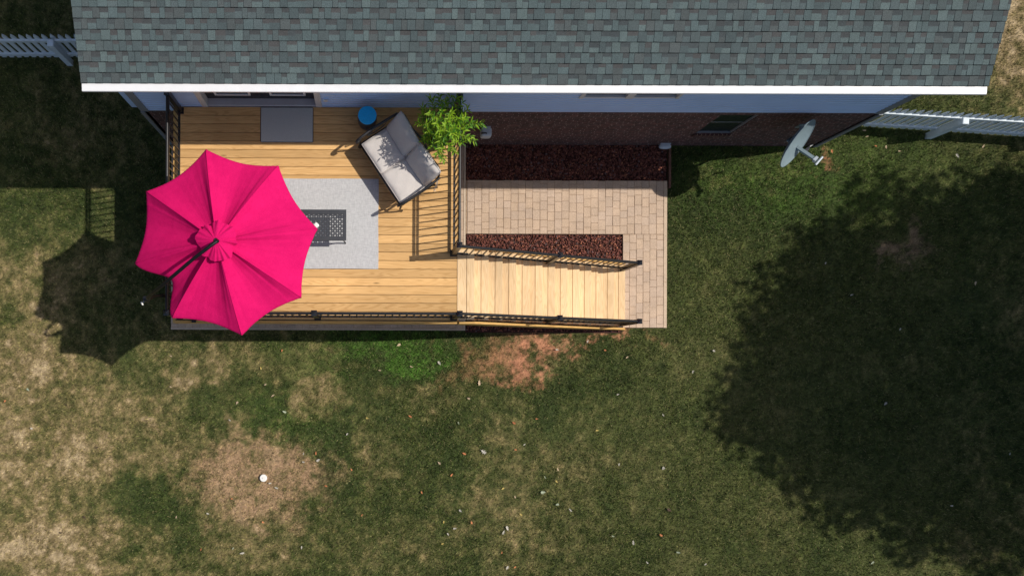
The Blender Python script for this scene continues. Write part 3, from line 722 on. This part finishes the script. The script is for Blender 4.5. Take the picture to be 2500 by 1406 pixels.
g = MB(); rbox(g, .042, .042, .042, 4.5, 12, (0, 0, .043)); g.build('body', M['cream'], cup, True); g = MB(); g.lathe([(.03, .084), (.03, .092), (.012, .096)], 20); g.build('lid', M['cream'], cup, True, 40)

# blue drum stool
sp = W(896.8, 281.7, ZD+.46); stl = thing('garden_stool', (sp.x, sp.y, ZD+.002), 'round drum stool with bright blue top beside the loveseat', 'stool')
g = MB(); g.lathe([(.115, 0), (.125, .01), (.148, .10), (.157, .22), (.148, .36), (.135, .43)], 40); g.build('body', M['navy'], stl, True, 40)
g = MB(); g.lathe([(.140, .430), (.150, .437), (.152, .450), (.147, .458), (.135, .460), (.001, .4605)], 48); g.build('top', M['blue'], stl, True, 50)

# loveseat
ls = thing('loveseat', (-.112, 3.623, ZD+.002), 'black metal loveseat with light grey cushions, turned towards the rug', 'loveseat'); ls.rotation_euler = (0, 0, math.atan2(-.833, .553))
# local x runs along the front edge (1.166 long), local y to the back
LW = 1.166
def cushion(mb, cx, cy, cz, sx, sy, sz, rotx=0, rz=0, seed=0):
    rr = random.Random(seed); ph = [rr.uniform(0, 6) for _ in range(4)]
    m = Matrix.Translation((cx, cy, cz)) @ Matrix.Rotation(rz, 4, 'Z') @ Matrix.Rotation(rotx, 4, 'X')
    N_ = 22; vs = []; ids = {}
    def sh(u, v, sgn):
        e = max(abs(u), abs(v)); prof = (1-max(0, (e-.0))**7)**.5 if e < 1 else 0
        crown = .72+.28*(1-u*u)*(1-v*v)
        cr = 1-.03*(abs(u)*abs(v))**4
        x = u*sx*(1-.012*math.sin(v*3+ph[0]))*cr; y = v*sy*(1-.012*math.cos(u*3+ph[1]))*cr
        z = sgn*sz*prof*crown+.0035*math.sin(u*7+ph[2])*math.sin(v*6+ph[3])*(1-e**4)+.003*math.sin(34*u*v+ph[0]*3)*e**3*(1-e**8)
        return m @ Vector((x, y, z))
    for sgn in (1, -1):
        base_ = [[sh(-1+2*i/N_, -1+2*j/N_, sgn) for i in range(N_+1)] for j in range(N_+1)]
        fl = [p_ for row in base_ for p_ in row]; fs = []
        for j in range(N_):
            for i in range(N_):
                k = j*(N_+1)+i; q_ = (k, k+1, k+N_+2, k+N_+1); fs.append(q_ if sgn > 0 else q_[::-1])
        mb.add(fl, fs)
    e_ = [m @ Vector((x*sx*.995, y*sy*.995, 0)) for x, y in [(-1, -1), (-.5, -1), (0, -1), (.5, -1), (1, -1), (1, -.5), (1, 0), (1, .5), (1, 1), (.5, 1), (0, 1), (-.5, 1), (-1, 1), (-1, .5), (-1, 0), (-1, -.5), (-1, -1)]]
    mb.tube(e_, .006, 6)
for i in (0, 1):
    g = MB(); cushion(g, LW*(.25+.5*i), .262, .405, LW*.25-.004, .285, .062, 0, 0, i+1); g.build('seat_cushion', M['cushion'], ls, True)
for i in (0, 1):
    g = MB(); cushion(g, LW*(.25+.5*i)+(.004 if i else -.004), .590, .635, LW*.25-.001, .25, .085, math.radians(60), (.03 if i else -.05), i+5); g.build('back_cushion', M['cushion'], ls, True)
g = MB()
for x in (-.02, LW+.02):
    g.tube([(x, -.03, .33), (x, .62, .33)], .018, 8)
g.tube([(-.02, -.03, .325), (LW+.02, -.03, .325)], .018, 8); g.tube([(-.02, .6, .325), (LW+.02, .6, .325)], .018, 8)
for i in range(1, 6): g.tube([(LW*i/6, -.03, .32), (LW*i/6, .6, .32)], .008, 6)
g.build('seat_frame', M['black'], ls, True)
g = MB(); bt = [(-.02, .60, .32), (-.02, .66, .60), (.0, .70, .74), (.10, .745, .80), (.30, .735, .79), (.50, .755, .83), (.66, .755, .83), (.86, .735, .79), (1.06, .745, .80), (LW, .70, .74), (LW+.02, .66, .60), (LW+.02, .60, .32)]
g.tube(bt, .017, 10, smooth=6)
for i in range(1, 10):
    x = LW*i/10; g.tube([(x, .60, .33), (x, .67, .60), (x, .735, .785)], .006, 6, smooth=4)
g.build('back_frame', M['black'], ls, True)
for x, s in ((-.035, -1), (LW+.035, 1)):
    g = MB(); g.tube([(x-.0*s, .70, .66), (x+.012*s, .50, .655), (x+.02*s, .22, .635), (x+.01*s, .0, .63), (x, -.085, .60), (x-.005*s, -.095, .545), (x, -.05, .52)], .021, 10, smooth=6)
    g.tube([(x+.012*s, -.02, .625), (x, -.03, .33)], .014, 8); g.tube([(x+.0*s, .50, .65), (x-.01*s, .42, .52), (x, .25, .46), (x, .12, .52), (x, .22, .60)], .008, 8, smooth=5); g.build('arm', M['black'], ls, True)
    g = MB(); g.tube([(x, -.03, .34), (x+.005*s, -.05, .17), (x+.02*s, -.02, 0)], .016, 8, smooth=4); g.lathe([(.02, 0), (.022, .015)], 12, (x+.02*s, -.02, 0)); g.build('leg', M['black'], ls, True)
    g = MB(); g.tube([(x, .62, .34), (x+.005*s, .66, .17), (x+.02*s, .70, 0)], .016, 8, smooth=4); g.build('leg', M['black'], ls, True)
g = MB(); g.tube([(LW+.04, .66, .56), (LW+.09, .60, .45), (LW+.10, .57, .33), (LW+.13, .60, .24)], .004, 6, smooth=5); g.tube([(LW+.04, .66, .56), (LW+.08, .64, .42), (LW+.12, .55, .30)], .004, 6, smooth=5); g.build('cushion_tie', M['cream'], ls, True)

# ---------------- potted plant ----------------
PC = Vector((1.12, 3.74, ZD+.002)); plant = thing('potted_plant', PC, 'tall leafy green plant in a dark pot behind the loveseat', 'potted plant')
g = MB(); g.lathe([(.11, 0), (.12, .01), (.155, .28), (.165, .30), (.165, .325), (.148, .325), (.142, .29)], 32); g.build('pot', M['pot'], plant, True, 40)
g = MB(); g.lathe([(.143, .285), (.08, .295), (.001, .30)], 24); g.build('soil', M['soil'], plant, True)
stm = MB(); lv = []; lf = []; lc = []
def leaflet(p, d, up, Ln, wd_, col):
    d = d.normalized(); sd_ = d.cross(up)
    if sd_.length < .01: sd_ = Vector((1, 0, 0))
    sd_.normalize(); nn_ = sd_.cross(d); o = len(lv)
    for t, ww, dz in ((0, .12, 0), (.3, 1, .0), (.65, .85, -.06), (1, .03, -.2)):
        c = p+d*Ln*t+nn_*Ln*dz
        lv.append(c-sd_*wd_*ww+nn_*wd_*.35); lv.append(c); lv.append(c+sd_*wd_*ww+nn_*wd_*.35)
    for i in range(3):
        a_ = o+i*3; lf.append((a_, a_+1, a_+4, a_+3)); lf.append((a_+1, a_+2, a_+5, a_+4))
    lc.extend([col]*12)
pr = random.Random(21)
# tips of the branches, as seen in the photo: (px, py, height above deck)
tips = [(1030, 262, 1.25), (1052, 240, 1.3), (1072, 232, 1.35), (1098, 232, 1.4), (1118, 235, 1.4), (1130, 250, 1.35), (1142, 268, 1.3), (1028, 282, 1.2), (1050, 275, 1.45), (1078, 268, 1.55), (1103, 275, 1.6), (1128, 290, 1.5), (1150, 300, 1.35),
        (1020, 300, 1.1), (1042, 305, 1.35), (1066, 300, 1.6), (1090, 305, 1.7), (1112, 312, 1.65), (1136, 318, 1.45), (1150, 335, 1.25), (1172, 300, 1.05), (1180, 306, .95), (1160, 345, 1.15), (1040, 330, 1.2), (1062, 330, 1.45), (1085, 335, 1.55), (1108, 340, 1.5), (1130, 350, 1.25),
        (1035, 345, 1.1), (1055, 358, 1.2), (1078, 362, 1.3), (1100, 362, 1.2), (1045, 318, 1.4), (1068, 378, 1.1), (1080, 392, 1.0), (1110, 375, 1.0), (1072, 318, 1.65), (1096, 290, 1.65), (1120, 330, 1.55), (1140, 285, 1.4), (1058, 290, 1.5), (1086, 250, 1.4), (1104, 325, 1.7), (1076, 345, 1.5)]
for px_, py_, h_ in tips:
    tp = W(px_, py_, ZD+h_)-PC; st_ = Vector((pr.uniform(-.07, .07), pr.uniform(-.07, .07), .28)); md = st_.lerp(tp, .5)+Vector((0, 0, .18)); md.x *= .7; md.y *= .7
    pts = [st_, st_.lerp(md, .5)+Vector((0, 0, .05)), md, md.lerp(tp, .6)+Vector((0, 0, .03)), tp]
    stm.tube(pts, [.006, .005, .004, .003, .002], 6, smooth=4)
    ax = (tp-md).normalized(); k0 = pr.randint(15, 20)
    for i in range(k0):
        t = (i/k0)**.8; c = md.lerp(tp, .25+.78*t); ang = i*2.4+pr.random()
        u1 = ax.cross(Vector((0, 0, 1))); u1 = u1.normalized() if u1.length > .05 else Vector((1, 0, 0)); u2 = u1.cross(ax)
        dd = ax*pr.uniform(.45, .95)+(u1*math.cos(ang)+u2*math.sin(ang))*pr.uniform(.6, 1.0); dd.z = dd.z*.6
        y_ = pr.random(); cl = (.16+.16*y_, .32+.17*y_, .008+.02*y_) if pr.random() < .7 else (.07, .20, .012)
        leaflet(c, dd, Vector((0, 0, 1)), pr.uniform(.070, .125), pr.uniform(.008, .0125), cl)
stm.build('stems', plain('green_stem', (.12, .16, .04), .6), plant, True)
me = MB(); me.v = [tuple(v) for v in lv]; me.f = lf; me.c = []
for i in range(len(lf)): me.c.append(lc[lf[i][0]])
me.build('foliage', M['leaf'], plant, True)

# ---------------- umbrella ----------------
AP = W(529.5, 588.5, 5.08); um = thing('patio_umbrella', (-2.95, 1.15, ZD), 'bright magenta cantilever umbrella with black curved arm', 'umbrella'); UO = Vector((-2.95, 1.15, ZD))
rim_px = [(502.6, 365), (679, 404.7), (774.4, 558), (735, 726), (590, 818), (420, 776), (329.6, 643), (356.6, 467.6)]; ZRIM = 4.56
tips_u = [W(x, y, ZRIM) for x, y in rim_px]; pull = [.075, .07, .07, .075, .07, .29, .065, .075]
KP, KR = 44, 40; cv = []; cf = []
fr = np.random.default_rng(4)
def can(i, s, t):
    a_, b_ = tips_u[i], tips_u[(i+1) % 8]
    ra = AP.lerp(a_, t); rb = AP.lerp(b_, t); zdrop = (AP.z-ZRIM)*(.42*t+.58*t*t)
    p = ra.lerp(rb, s); p.z = AP.z-zdrop; q_ = 4*s*(1-s)
    inward = (Vector((AP.x, AP.y, 0))-Vector((p.x, p.y, 0))); inward.normalize() if inward.length else None
    e = q_ if i != 5 else q_**2.2
    p = p+Vector((inward.x, inward.y, 0))*pull[i]*e*t**3
    sag = .088+(.05 if i == 5 else 0)
    tight = (1-abs(2*s-1)**1.0)
    p.z -= sag*(1-abs(2*s-1+.12*math.sin(i*2.7))**2.2 if abs(2*s-1+.12*math.sin(i*2.7)) < 1 else 0)*min(1, min(s, 1-s)*9)**.8*math.sin(math.pi*min(t, .98)**.9)*1.0+sag*.35*q_*t
    # pulled folds fanning from the ribs and tips
    e1 = min(s, 1-s)
    env = math.exp(-((e1-.10)/.09)**2)
    f1 = (math.sin(s*math.pi*13+i*1.7+1.5*t)*.010+math.sin(s*math.pi*27+i*2.3-2*t)*.006)*(.25+.8*env)*t*(1.25-t)*min(1, e1*14)
    near = .016*math.sin(s*math.pi*3+i*2.1)*q_*t*(1.3-t)+.006*math.sin(s*130+i)*max(0, (t-.93)/.07)*q_**.3
    p.z += f1+near
    return p
for i in range(8):
    o = len(cv)
    for j in range(KR+1):
        for k in range(KP+1): cv.append(can(i, k/KP, j/KR)-UO)
    # hem and hanging valance
    for lvl, (out, dn) in enumerate(((.004, -.012), (.006, -.055))):
        for k in range(KP+1):
            s = k/KP; p = can(i, s, 1.0); d_ = Vector((p.x-AP.x, p.y-AP.y, 0)).normalized()
            wv = .004*math.sin(s*40+i) if lvl else 0
            cv.append(p+d_*(out+wv-(.02*4*s*(1-s) if lvl else 0))+Vector((0, 0, dn))-UO)
    for j in range(KR+2):
        for k in range(KP): a_ = o+j*(KP+1)+k; cf.append((a_, a_+KP+1, a_+KP+2, a_+1))
g = MB(); g.add(cv, cf)
co = g.build('canopy', M['pink'], um, True, 38)
# stitched rib seams
g = MB()
for i in range(8): g.tube([can(i, 0, t/14)-UO+Vector((0, 0, .003)) for t in range(1, 15)], .0045, 6)
g.build('seam', M['pink'], co, True)
# ruffled vent cap
vc = []; vf = []; nt_ = 160; nr = 10; fr2 = random.Random(9); ph = [fr2.uniform(0, 6.28) for _ in range(8)]
for j in range(nr+1):
    t = j/nr
    for k in range(nt_):
        th_ = 2*math.pi*k/nt_; lobe = abs(math.sin(4*th_+.4))**.6; wob = math.sin(11*th_+ph[0]+.8*math.sin(3*th_))*.6+math.sin(17*th_+ph[1])*.4
        slow = math.sin(3*th_+ph[3])*.6+math.sin(5*th_+ph[4])*.5; rad = .03+(.275-.045*lobe+.012*wob+.022*slow)*t; z = 5.165-.085*t**1.4+.013*wob*t**1.2*(.6+.5*math.sin(2*th_+ph[5]))+.020*slow*t**2-.018*lobe*t+.006*math.sin(23*th_+ph[2]+3*t)*t
        vc.append(Vector((AP.x+rad*math.cos(th_), AP.y+rad*math.sin(th_), z))-UO)
for j in range(nr):
    for k in range(nt_): a_ = j*nt_+k; b_ = j*nt_+(k+1) % nt_; vf.append((a_, a_+nt_, b_+nt_, b_))
g = MB(); g.add(vc, vf); g.build('vent_cap', M['pink'], um, True)
for i in range(8):
    g = MB(); g.tube([can(i, 0, t/10)-UO-Vector((0, 0, .018)) for t in range(1, 11)], .009, 6); g.build('rib', M['black'], um, True)
arm_pts = [Vector((-2.95, 1.15, ZD+.05)), Vector((-3.10, 1.10, ZD+.6)), W(385, 722, 3.45), W(362, 729, 3.95), W(368, 719, 4.45), W(392, 700, 4.85), W(425, 672, 5.12), W(470, 634, 5.27), W(505, 607, 5.33), W(524, 593, 5.325), W(531, 589, 5.29), W(530, 588.5, 5.15)]
g = MB(); g.tube([p-UO for p in arm_pts], [.030, .030, .028, .028, .027, .026, .025, .025, .024, .024, .024, .024, .024], 14, smooth=8); g.build('mast', plain('mast_black', (.006, .006, .008), .5, 0, .1, spec=.25), um, True)
g = MB(); g.lathe([(.045, 0), (.05, .03), (.03, .07), (.024, .16)], 20, (AP.x-UO.x, AP.y-UO.y, 5.02-UO.z)); g.build('hub', M['black'], um, True, 40)
ck = W(357, 730, 3.75)-UO
g = MB(); rbox(g, .045, .045, .08, 4, 10, tuple(ck)); cko = g.build('crank_box', M['black'], um, True)
h0 = W(359, 731, 3.78)-UO; h1 = W(349, 738, 3.72)-UO
g = MB(); g.tube([h0, h1], .011, 8); g.build('crank_arm', plain('crank_blue', (.02, .13, .42), .3), cko, True)
g = MB(); g.tube([h1, h1+Vector((-.012, -.005, .045)), h1+Vector((.015, -.045, .05))], .013, 8); rbox(g, .022, .022, .022, 2, 8, tuple(h0)); g.build('crank_knob', M['cream'], cko, True)
g = MB(); g.box(-.45, .45, -.035, .035, .002, .04); g.box(-.035, .035, -.45, -.036, .002, .04); g.box(-.035, .035, .036, .45, .002, .04); g.lathe([(.045, .04), (.045, .30), (.036, .31)], 20); g.build('base', M['black'], um)

# ---------------- satellite dish ----------------
dc = W(1946, 350, 1.97); nrm = Vector((.66, -.57, .45)).normalized()
dish = thing('satellite_dish', (dc.x, dc.y, 0), 'grey satellite dish by the right corner of the brick wall', 'satellite dish')
zz = nrm; yy = (Vector((0, 0, 1))-zz*zz.z).normalized(); xx_ = yy.cross(zz); C0 = Vector((0, 0, dc.z))
def DP(x, y, z): return C0+xx_*x+yy*y+zz*z
g = MB(); nr, na = 12, 56; RXd, RYd = .455, .42; vs = []; fs = []
for off in (0, -.012):
    for j in range(nr+1):
        t = j/nr
        for k in range(na):
            a_ = 2*math.pi*k/na; vs.append(DP(RXd*t*math.cos(a_), RYd*t*math.sin(a_), -.085+.095*t*t+off+(.006 if (j == nr) else 0)))
for s_ in range(2):
    for j in range(nr):
        for k in range(na):
            a_ = s_*(nr+1)*na+j*na+k; b_ = s_*(nr+1)*na+j*na+(k+1) % na; fs.append((a_, b_, b_+na, a_+na) if s_ == 0 else (a_, a_+na, b_+na, b_))
for k in range(na): a_ = nr*na+k; b_ = nr*na+(k+1) % na; o_ = (nr+1)*na; fs.append((a_, b_, b_+o_, a_+o_))
g.add(vs, fs); g.build('reflector', M['dish'], dish, True, 40)
g = MB(); g.tube([DP(RXd*math.cos(2*math.pi*k/40), RYd*math.sin(2*math.pi*k/40), .016) for k in range(41)], .006, 6); g.build('rim', M['dish'], dish, True)
a0 = W(1946, 360, 1.68)-Vector((dc.x, dc.y, 0)); a1 = W(1988, 388, 1.80)-Vector((dc.x, dc.y, 0)); a2 = W(1998, 394, 1.84)-Vector((dc.x, dc.y, 0))
g = MB(); g.beam(a0, a1, .055, .05); g.build('feed_arm', M['dish'], dish)
g = MB(); g.beam(a1-Vector((.0, .0, .0)), a1+(a2-a1)*.55, .085, .08); fb = g.build('feed_horn', M['plastic'], dish)
dpx = (W(2010, 381, 1.86)-W(1990, 404, 1.86)); md = W(1999.5, 393, 1.86)-Vector((dc.x, dc.y, 0))
g = MB(); g.tube([md-dpx*.42, md+dpx*.42], .020, 10); g.build('receiver', M['plastic'], fb, True, 50)
bk = DP(0, -.05, -.11)
g = MB(); g.tube([bk, bk-zz*.06, Vector((7.75, 4.20, 1.45))-Vector((dc.x, dc.y, 0)), Vector((7.80, 4.34, 1.40))-Vector((dc.x, dc.y, 0))], .024, 10, smooth=6); g.build('mast', M['dish'], dish, True)
g = MB(); c_ = Vector((7.80, 4.335, 1.40))-Vector((dc.x, dc.y, 0)); g.box(c_.x-.06, c_.x+.06, c_.y-.005, c_.y+.01, c_.z-.10, c_.z+.10); g.build('wall_plate', M['dish'], dish)
s0 = W(1968, 372, 1.62)-Vector((dc.x, dc.y, 0)); s1 = W(1972, 360, 1.5)-Vector((dc.x, dc.y, 0)); s2 = W(1981, 357, 1.4)-Vector((dc.x, dc.y, 0))
g = MB()
vs = []
for p_, w_ in ((s0, .05), (s1, .048), (s2, .035)): vs += [p_+Vector((-w_, -w_*.7, 0)), p_+Vector((w_, w_*.7, 0)), p_+Vector((w_, w_*.7, -.02)), p_+Vector((-w_, -w_*.7, -.02))]
g.add(vs, [(0, 1, 5, 4), (4, 5, 9, 8), (3, 7, 6, 2), (7, 11, 10, 6), (0, 4, 7, 3), (4, 8, 11, 7), (1, 2, 6, 5), (5, 6, 10, 9), (0, 3, 2, 1), (8, 9, 10, 11)]); g.build('bracket', M['white'], dish)

# ---------------- small things on the lawn ----------------
c_ = W(643, 1166.5, .06); pc = thing('pipe_cap', (c_.x, c_.y, -.01), 'round white pipe cap in the bare tan patch of lawn', 'pipe cap')
g = MB(); g.lathe([(.066, 0), (.066, .045)], 28); g.build('pipe', M['white'], pc, True, 40)
g = MB(); g.lathe([(.070, .045), (.072, .050), (.072, .064), (.066, .070), (.028, .071), (.026, .064), (.001, .064)], 32); g.box(-.014, .014, -.014, .014, .0645, .082); g.build('cap', M['cream'], pc, True, 40)

def LZ(ox, oy, k, L_): return [(ox+x/k, oy+y/k, c, s) for x, y, c, s in L_]
LEAV = LZ(0, 800, 2.32, [(1300, 522, 'w', 8), (1610, 475, 'g', 12), (1343, 425, 'p', 10), (1545, 385, 'p', 12), (1597, 130, 'o', 8), (967, 160, 'p', 8), (1720, 712, 'w', 8), (1803, 748, 'w', 13), (1790, 710, 'o', 10), (1720, 760, 'w', 9), (1845, 895, 'o', 10), (1178, 1052, 'w', 9), (1140, 1255, 'o', 10), (1370, 1275, 'w', 14), (1708, 1243, 'w', 10), (1315, 968, 'o', 5), (1490, 1100, 'o', 6), (1565, 905, 'w', 12), (2050, 1060, 'o', 9), (1965, 602, 'w', 7), (1990, 802, 'o', 6), (28, 415, 'o', 8), (570, 560, 'd', 8), (160, 350, 'g', 11), (375, 435, 'd', 7), (1320, 1250, 'g', 9), (1505, 320, 'p', 9), (968, 335, 'p', 8), (1000, 1070, 'p', 8), (180, 570, 'w', 5), (1478, 228, 'y', 7), (550, 676, 'd', 11), (1530, 880, 'w', 9), (480, 1072, 'd', 10), (345, 1160, 'd', 9), (2080, 512, 'y', 8)]) \
 + LZ(900, 800, 2.32, [(170, 97, 'p', 12), (245, 220, 'p', 11), (62, 240, 'p', 9), (400, 200, 'w', 13), (627, 310, 'p', 16), (567, 400, 'p', 9), (235, 500, 'o', 11), (510, 540, 'g', 9), (823, 537, 'o', 11), (952, 515, 'o', 8), (1412, 378, 'w', 9), (1240, 78, 'w', 9), (1340, 127, 'o', 8), (1463, 168, 'p', 9), (1068, 125, 'w', 10), (1295, 580, 'y', 9), (1668, 492, 'w', 8), (1835, 248, 'w', 9), (883, 660, 'w', 7), (650, 700, 'w', 18), (541, 712, 'o', 12), (400, 765, 'p', 11), (470, 832, 'o', 10), (832, 690, 'o', 8), (1417, 773, 'w', 8), (1670, 798, 'w', 10), (1065, 870, 'y', 10), (1000, 845, 'g', 8), (1072, 800, 'p', 10), (988, 930, 'g', 14), (760, 910, 'y', 9), (300, 932, 'o', 9), (830, 955, 'p', 9), (1143, 1030, 'w', 12), (1068, 1000, 'g', 10), (520, 1035, 'w', 10), (583, 1102, 'o', 9), (862, 1055, 'y', 10), (490, 1135, 'w', 11), (450, 1168, 'w', 9), (425, 1100, 'y', 8), (420, 1220, 'y', 9), (785, 1135, 'w', 15), (765, 1158, 'w', 13), (755, 1270, 'o', 8), (785, 1357, 'w', 12), (828, 1355, 'o', 8), (1385, 1180, 'g', 9), (1500, 1215, 'w', 13), (1655, 1172, 'o', 11), (1755, 1270, 'g', 12), (1578, 1328, 'w', 8), (1703, 1030, 'd', 16)]) \
 + LZ(1500, 400, 1.398, [(340, 638, 'w', 9), (268, 708, 'w', 8), (166, 1037, 'w', 9), (720, 340, 'w', 8), (975, 565, 'w', 9), (925, 818, 'w', 11), (1150, 1165, 'w', 10), (1232, 408, 'p', 12), (1350, 988, 'w', 8), (310, 1365, 'w', 8), (880, 1360, 'g', 12), (810, 447, 'w', 10)]) \
 + LZ(2000, 0, 3.056, [(420, 1090, 'o', 9), (500, 1100, 'p', 10), (600, 1130, 'p', 9), (335, 975, 'p', 11), (355, 1020, 'p', 9), (1032, 1165, 'w', 14), (1225, 1090, 'p', 11), (95, 1130, 'o', 11)])
COL = {'w': ((.44, .41, .35), 'pale dry'), 'p': ((.50, .38, .25), 'tan'), 'o': ((.50, .19, .08), 'orange'), 'g': ((.34, .38, .27), 'grey-green'), 'y': ((.55, .42, .13), 'yellow'), 'd': ((.07, .045, .03), 'dark brown')}
def place_of(x, y):
    if x > 1900 and y < 420: return 'on the grass by the right picket fence'
    if 1720 < x: return 'in the tree shadow on the right' if x > 1800 and y < 1300 else 'on the open grass at the right'
    if y < 905 and 900 < x < 1360: return 'on the green and clay strip just below the deck front'
    if y < 905: return 'on the grass close to the deck or stair'
    if 480 < x < 900 and 1040 < y < 1260: return 'around the bare patch with the white pipe cap'
    if x < 480: return 'on the dry tan grass at the left'
    if y > 1250: return 'near the bottom edge of the lawn'
    if x > 1350: return 'on the even green grass below the stair foot'
    if x < 900: return 'on the mottled grass above the pipe cap'
    return 'in the patchy middle of the lawn'
OAK = [(0, -.55), (.05, -.25), (.22, -.22), (.10, -.05), (.36, .08), (.14, .14), (.26, .38), (.08, .34), (0, .5), (-.08, .34), (-.26, .36), (-.13, .13), (-.37, .06), (-.10, -.06), (-.2, -.25), (-.05, -.25)]
lr = random.Random(12); protos = {}
for kx, ky, ck_, sz in LEAV:
    p = W(kx, ky, .03); g = MB(); s_ = max(sz, 8)/123.5*1.0; cc = COL[ck_][0]; k_ = lr.uniform(.85, 1.15); rz_ = lr.uniform(0, 6.28); cu = lr.uniform(.2, .9); nar = lr.uniform(.6, 1.1); tw = lr.uniform(-.35, .35)
    vs = [(x*s_*nar, y*s_, s_*cu*(x*x*1.6+y*y*.35)+.006+tw*x*y*s_) for x, y in OAK]+[(0, 0, .003), (0, .25*s_, .004), (0, -.28*s_, .003)]
    n = len(OAK); fs = [(i, (i+1) % n, n) for i in range(n)]
    vs = vs[:n+1]
    g.add(vs, fs, (cc[0]*k_, cc[1]*k_, cc[2]*k_)); o = g.build('fallen_leaf', M['leafdry']); o.location = (p.x, p.y, .028); o.rotation_euler = (lr.uniform(-.3, .3), lr.uniform(-.3, .3), rz_)
    size = 'large ' if sz >= 13 else ('small ' if sz <= 8 else ''); lab = f'{size}{COL[ck_][1]} fallen leaf {place_of(kx, ky)}'
    tag(o, lab, 'leaf', lab.replace('fallen leaf', 'fallen leaves'))

# ---------------- shade tree east of the frame ----------------
TC = Vector((17.6, .55, 8.0)); tree = thing('shade_tree', (TC.x, TC.y, 0), 'broad leafy tree right of the lawn, casting the large dark shadow', 'tree')
g = MB(); g.tube([(0, 0, -.1), (.05, 0, 1.2), (-.05, .1, 3.5), (.1, 0, 6), (0, 0, 9)], [.34, .26, .22, .16, .07], 14, smooth=5)
tr_ = random.Random(31); ends = []
for i in range(26):
    a_ = i*2.4; z0 = 3.2+i*.2; e = Vector((math.cos(a_)*tr_.uniform(2, 3.6), math.sin(a_)*tr_.uniform(2, 3.6), z0+tr_.uniform(.8, 2.4))); g.tube([(0, .05, z0), e*.5+Vector((0, 0, z0*.5+.1)), e], [.09, .05, .02], 7, smooth=4); ends.append(e)
g.build('trunk', M['trunk'], tree, True)
tn = np.random.default_rng(8); clumps = []
# outline the crown throws on the lawn (photo pixels on the ground), used to shape the real crown
OUT = [(2110, 385), (1940, 520), (1860, 610), (1790, 720), (1725, 880), (1695, 990), (1790, 1095), (1880, 1165), (1960, 1265), (2050, 1310), (2190, 1375), (2520, 1410), (3300, 1420), (3400, 430), (2520, 400)]
OW = [((x-PX)/123.5, (PY-y)/123.5) for x, y in OUT]
def inside(x, y):
    c = False; m_ = len(OW)
    for a_ in range(m_):
        (x1, y1), (x2, y2) = OW[a_], OW[(a_+1) % m_]
        if (y1 > y) != (y2 > y) and x < (x2-x1)*(y-y1)/(y2-y1)+x1: c = not c
    return c
tries = 0
while len(clumps) < 420 and tries < 20000:
    tries += 1
    v = tn.normal(size=3); v /= np.linalg.norm(v); c_ = v*5.2*tn.random()**.36*np.array([1, 1.0, .72])+np.array([0, 0, 8.0]); rd_ = tn.uniform(.45, 1.0)
    sx, sy = c_[0]+TC.x+SDX*c_[2], c_[1]+TC.y+SDY*c_[2]
    if all(inside(sx+rd_*.75*math.cos(q)*1.15, sy+rd_*.75*math.sin(q)) for q in np.linspace(0, 6.28, 9)): clumps.append((c_, rd_))
VL = []; CL = []
for c_, rd_ in clumps:
    k = int(230*rd_**2); d_ = tn.normal(size=(k, 3)); d_ /= np.linalg.norm(d_, axis=1)[:, None]; ps = c_+d_*rd_*tn.random((k, 1))**.4
    u_ = tn.normal(size=(k, 3)); u_ /= np.linalg.norm(u_, axis=1)[:, None]; w_ = np.cross(u_, tn.normal(size=(k, 3))); w_ /= np.linalg.norm(w_, axis=1)[:, None]
    s_ = tn.uniform(.08, .14, (k, 1)); VL.append(np.stack([ps-u_*s_, ps+w_*s_*.6, ps+u_*s_, ps-w_*s_*.6], 1).reshape(-1, 3))
    cc = np.array([.045, .085, .02])*tn.uniform(.6, 1.7, (k, 1)); CL.append(np.repeat(cc, 4, 0))
VL = np.concatenate(VL); raw('crown', VL, np.arange(len(VL)).reshape(-1, 4), M['crown'], np.concatenate(CL), tree, n=4)
print('GRASS', n, 'LEAVES', len(VL)//4)
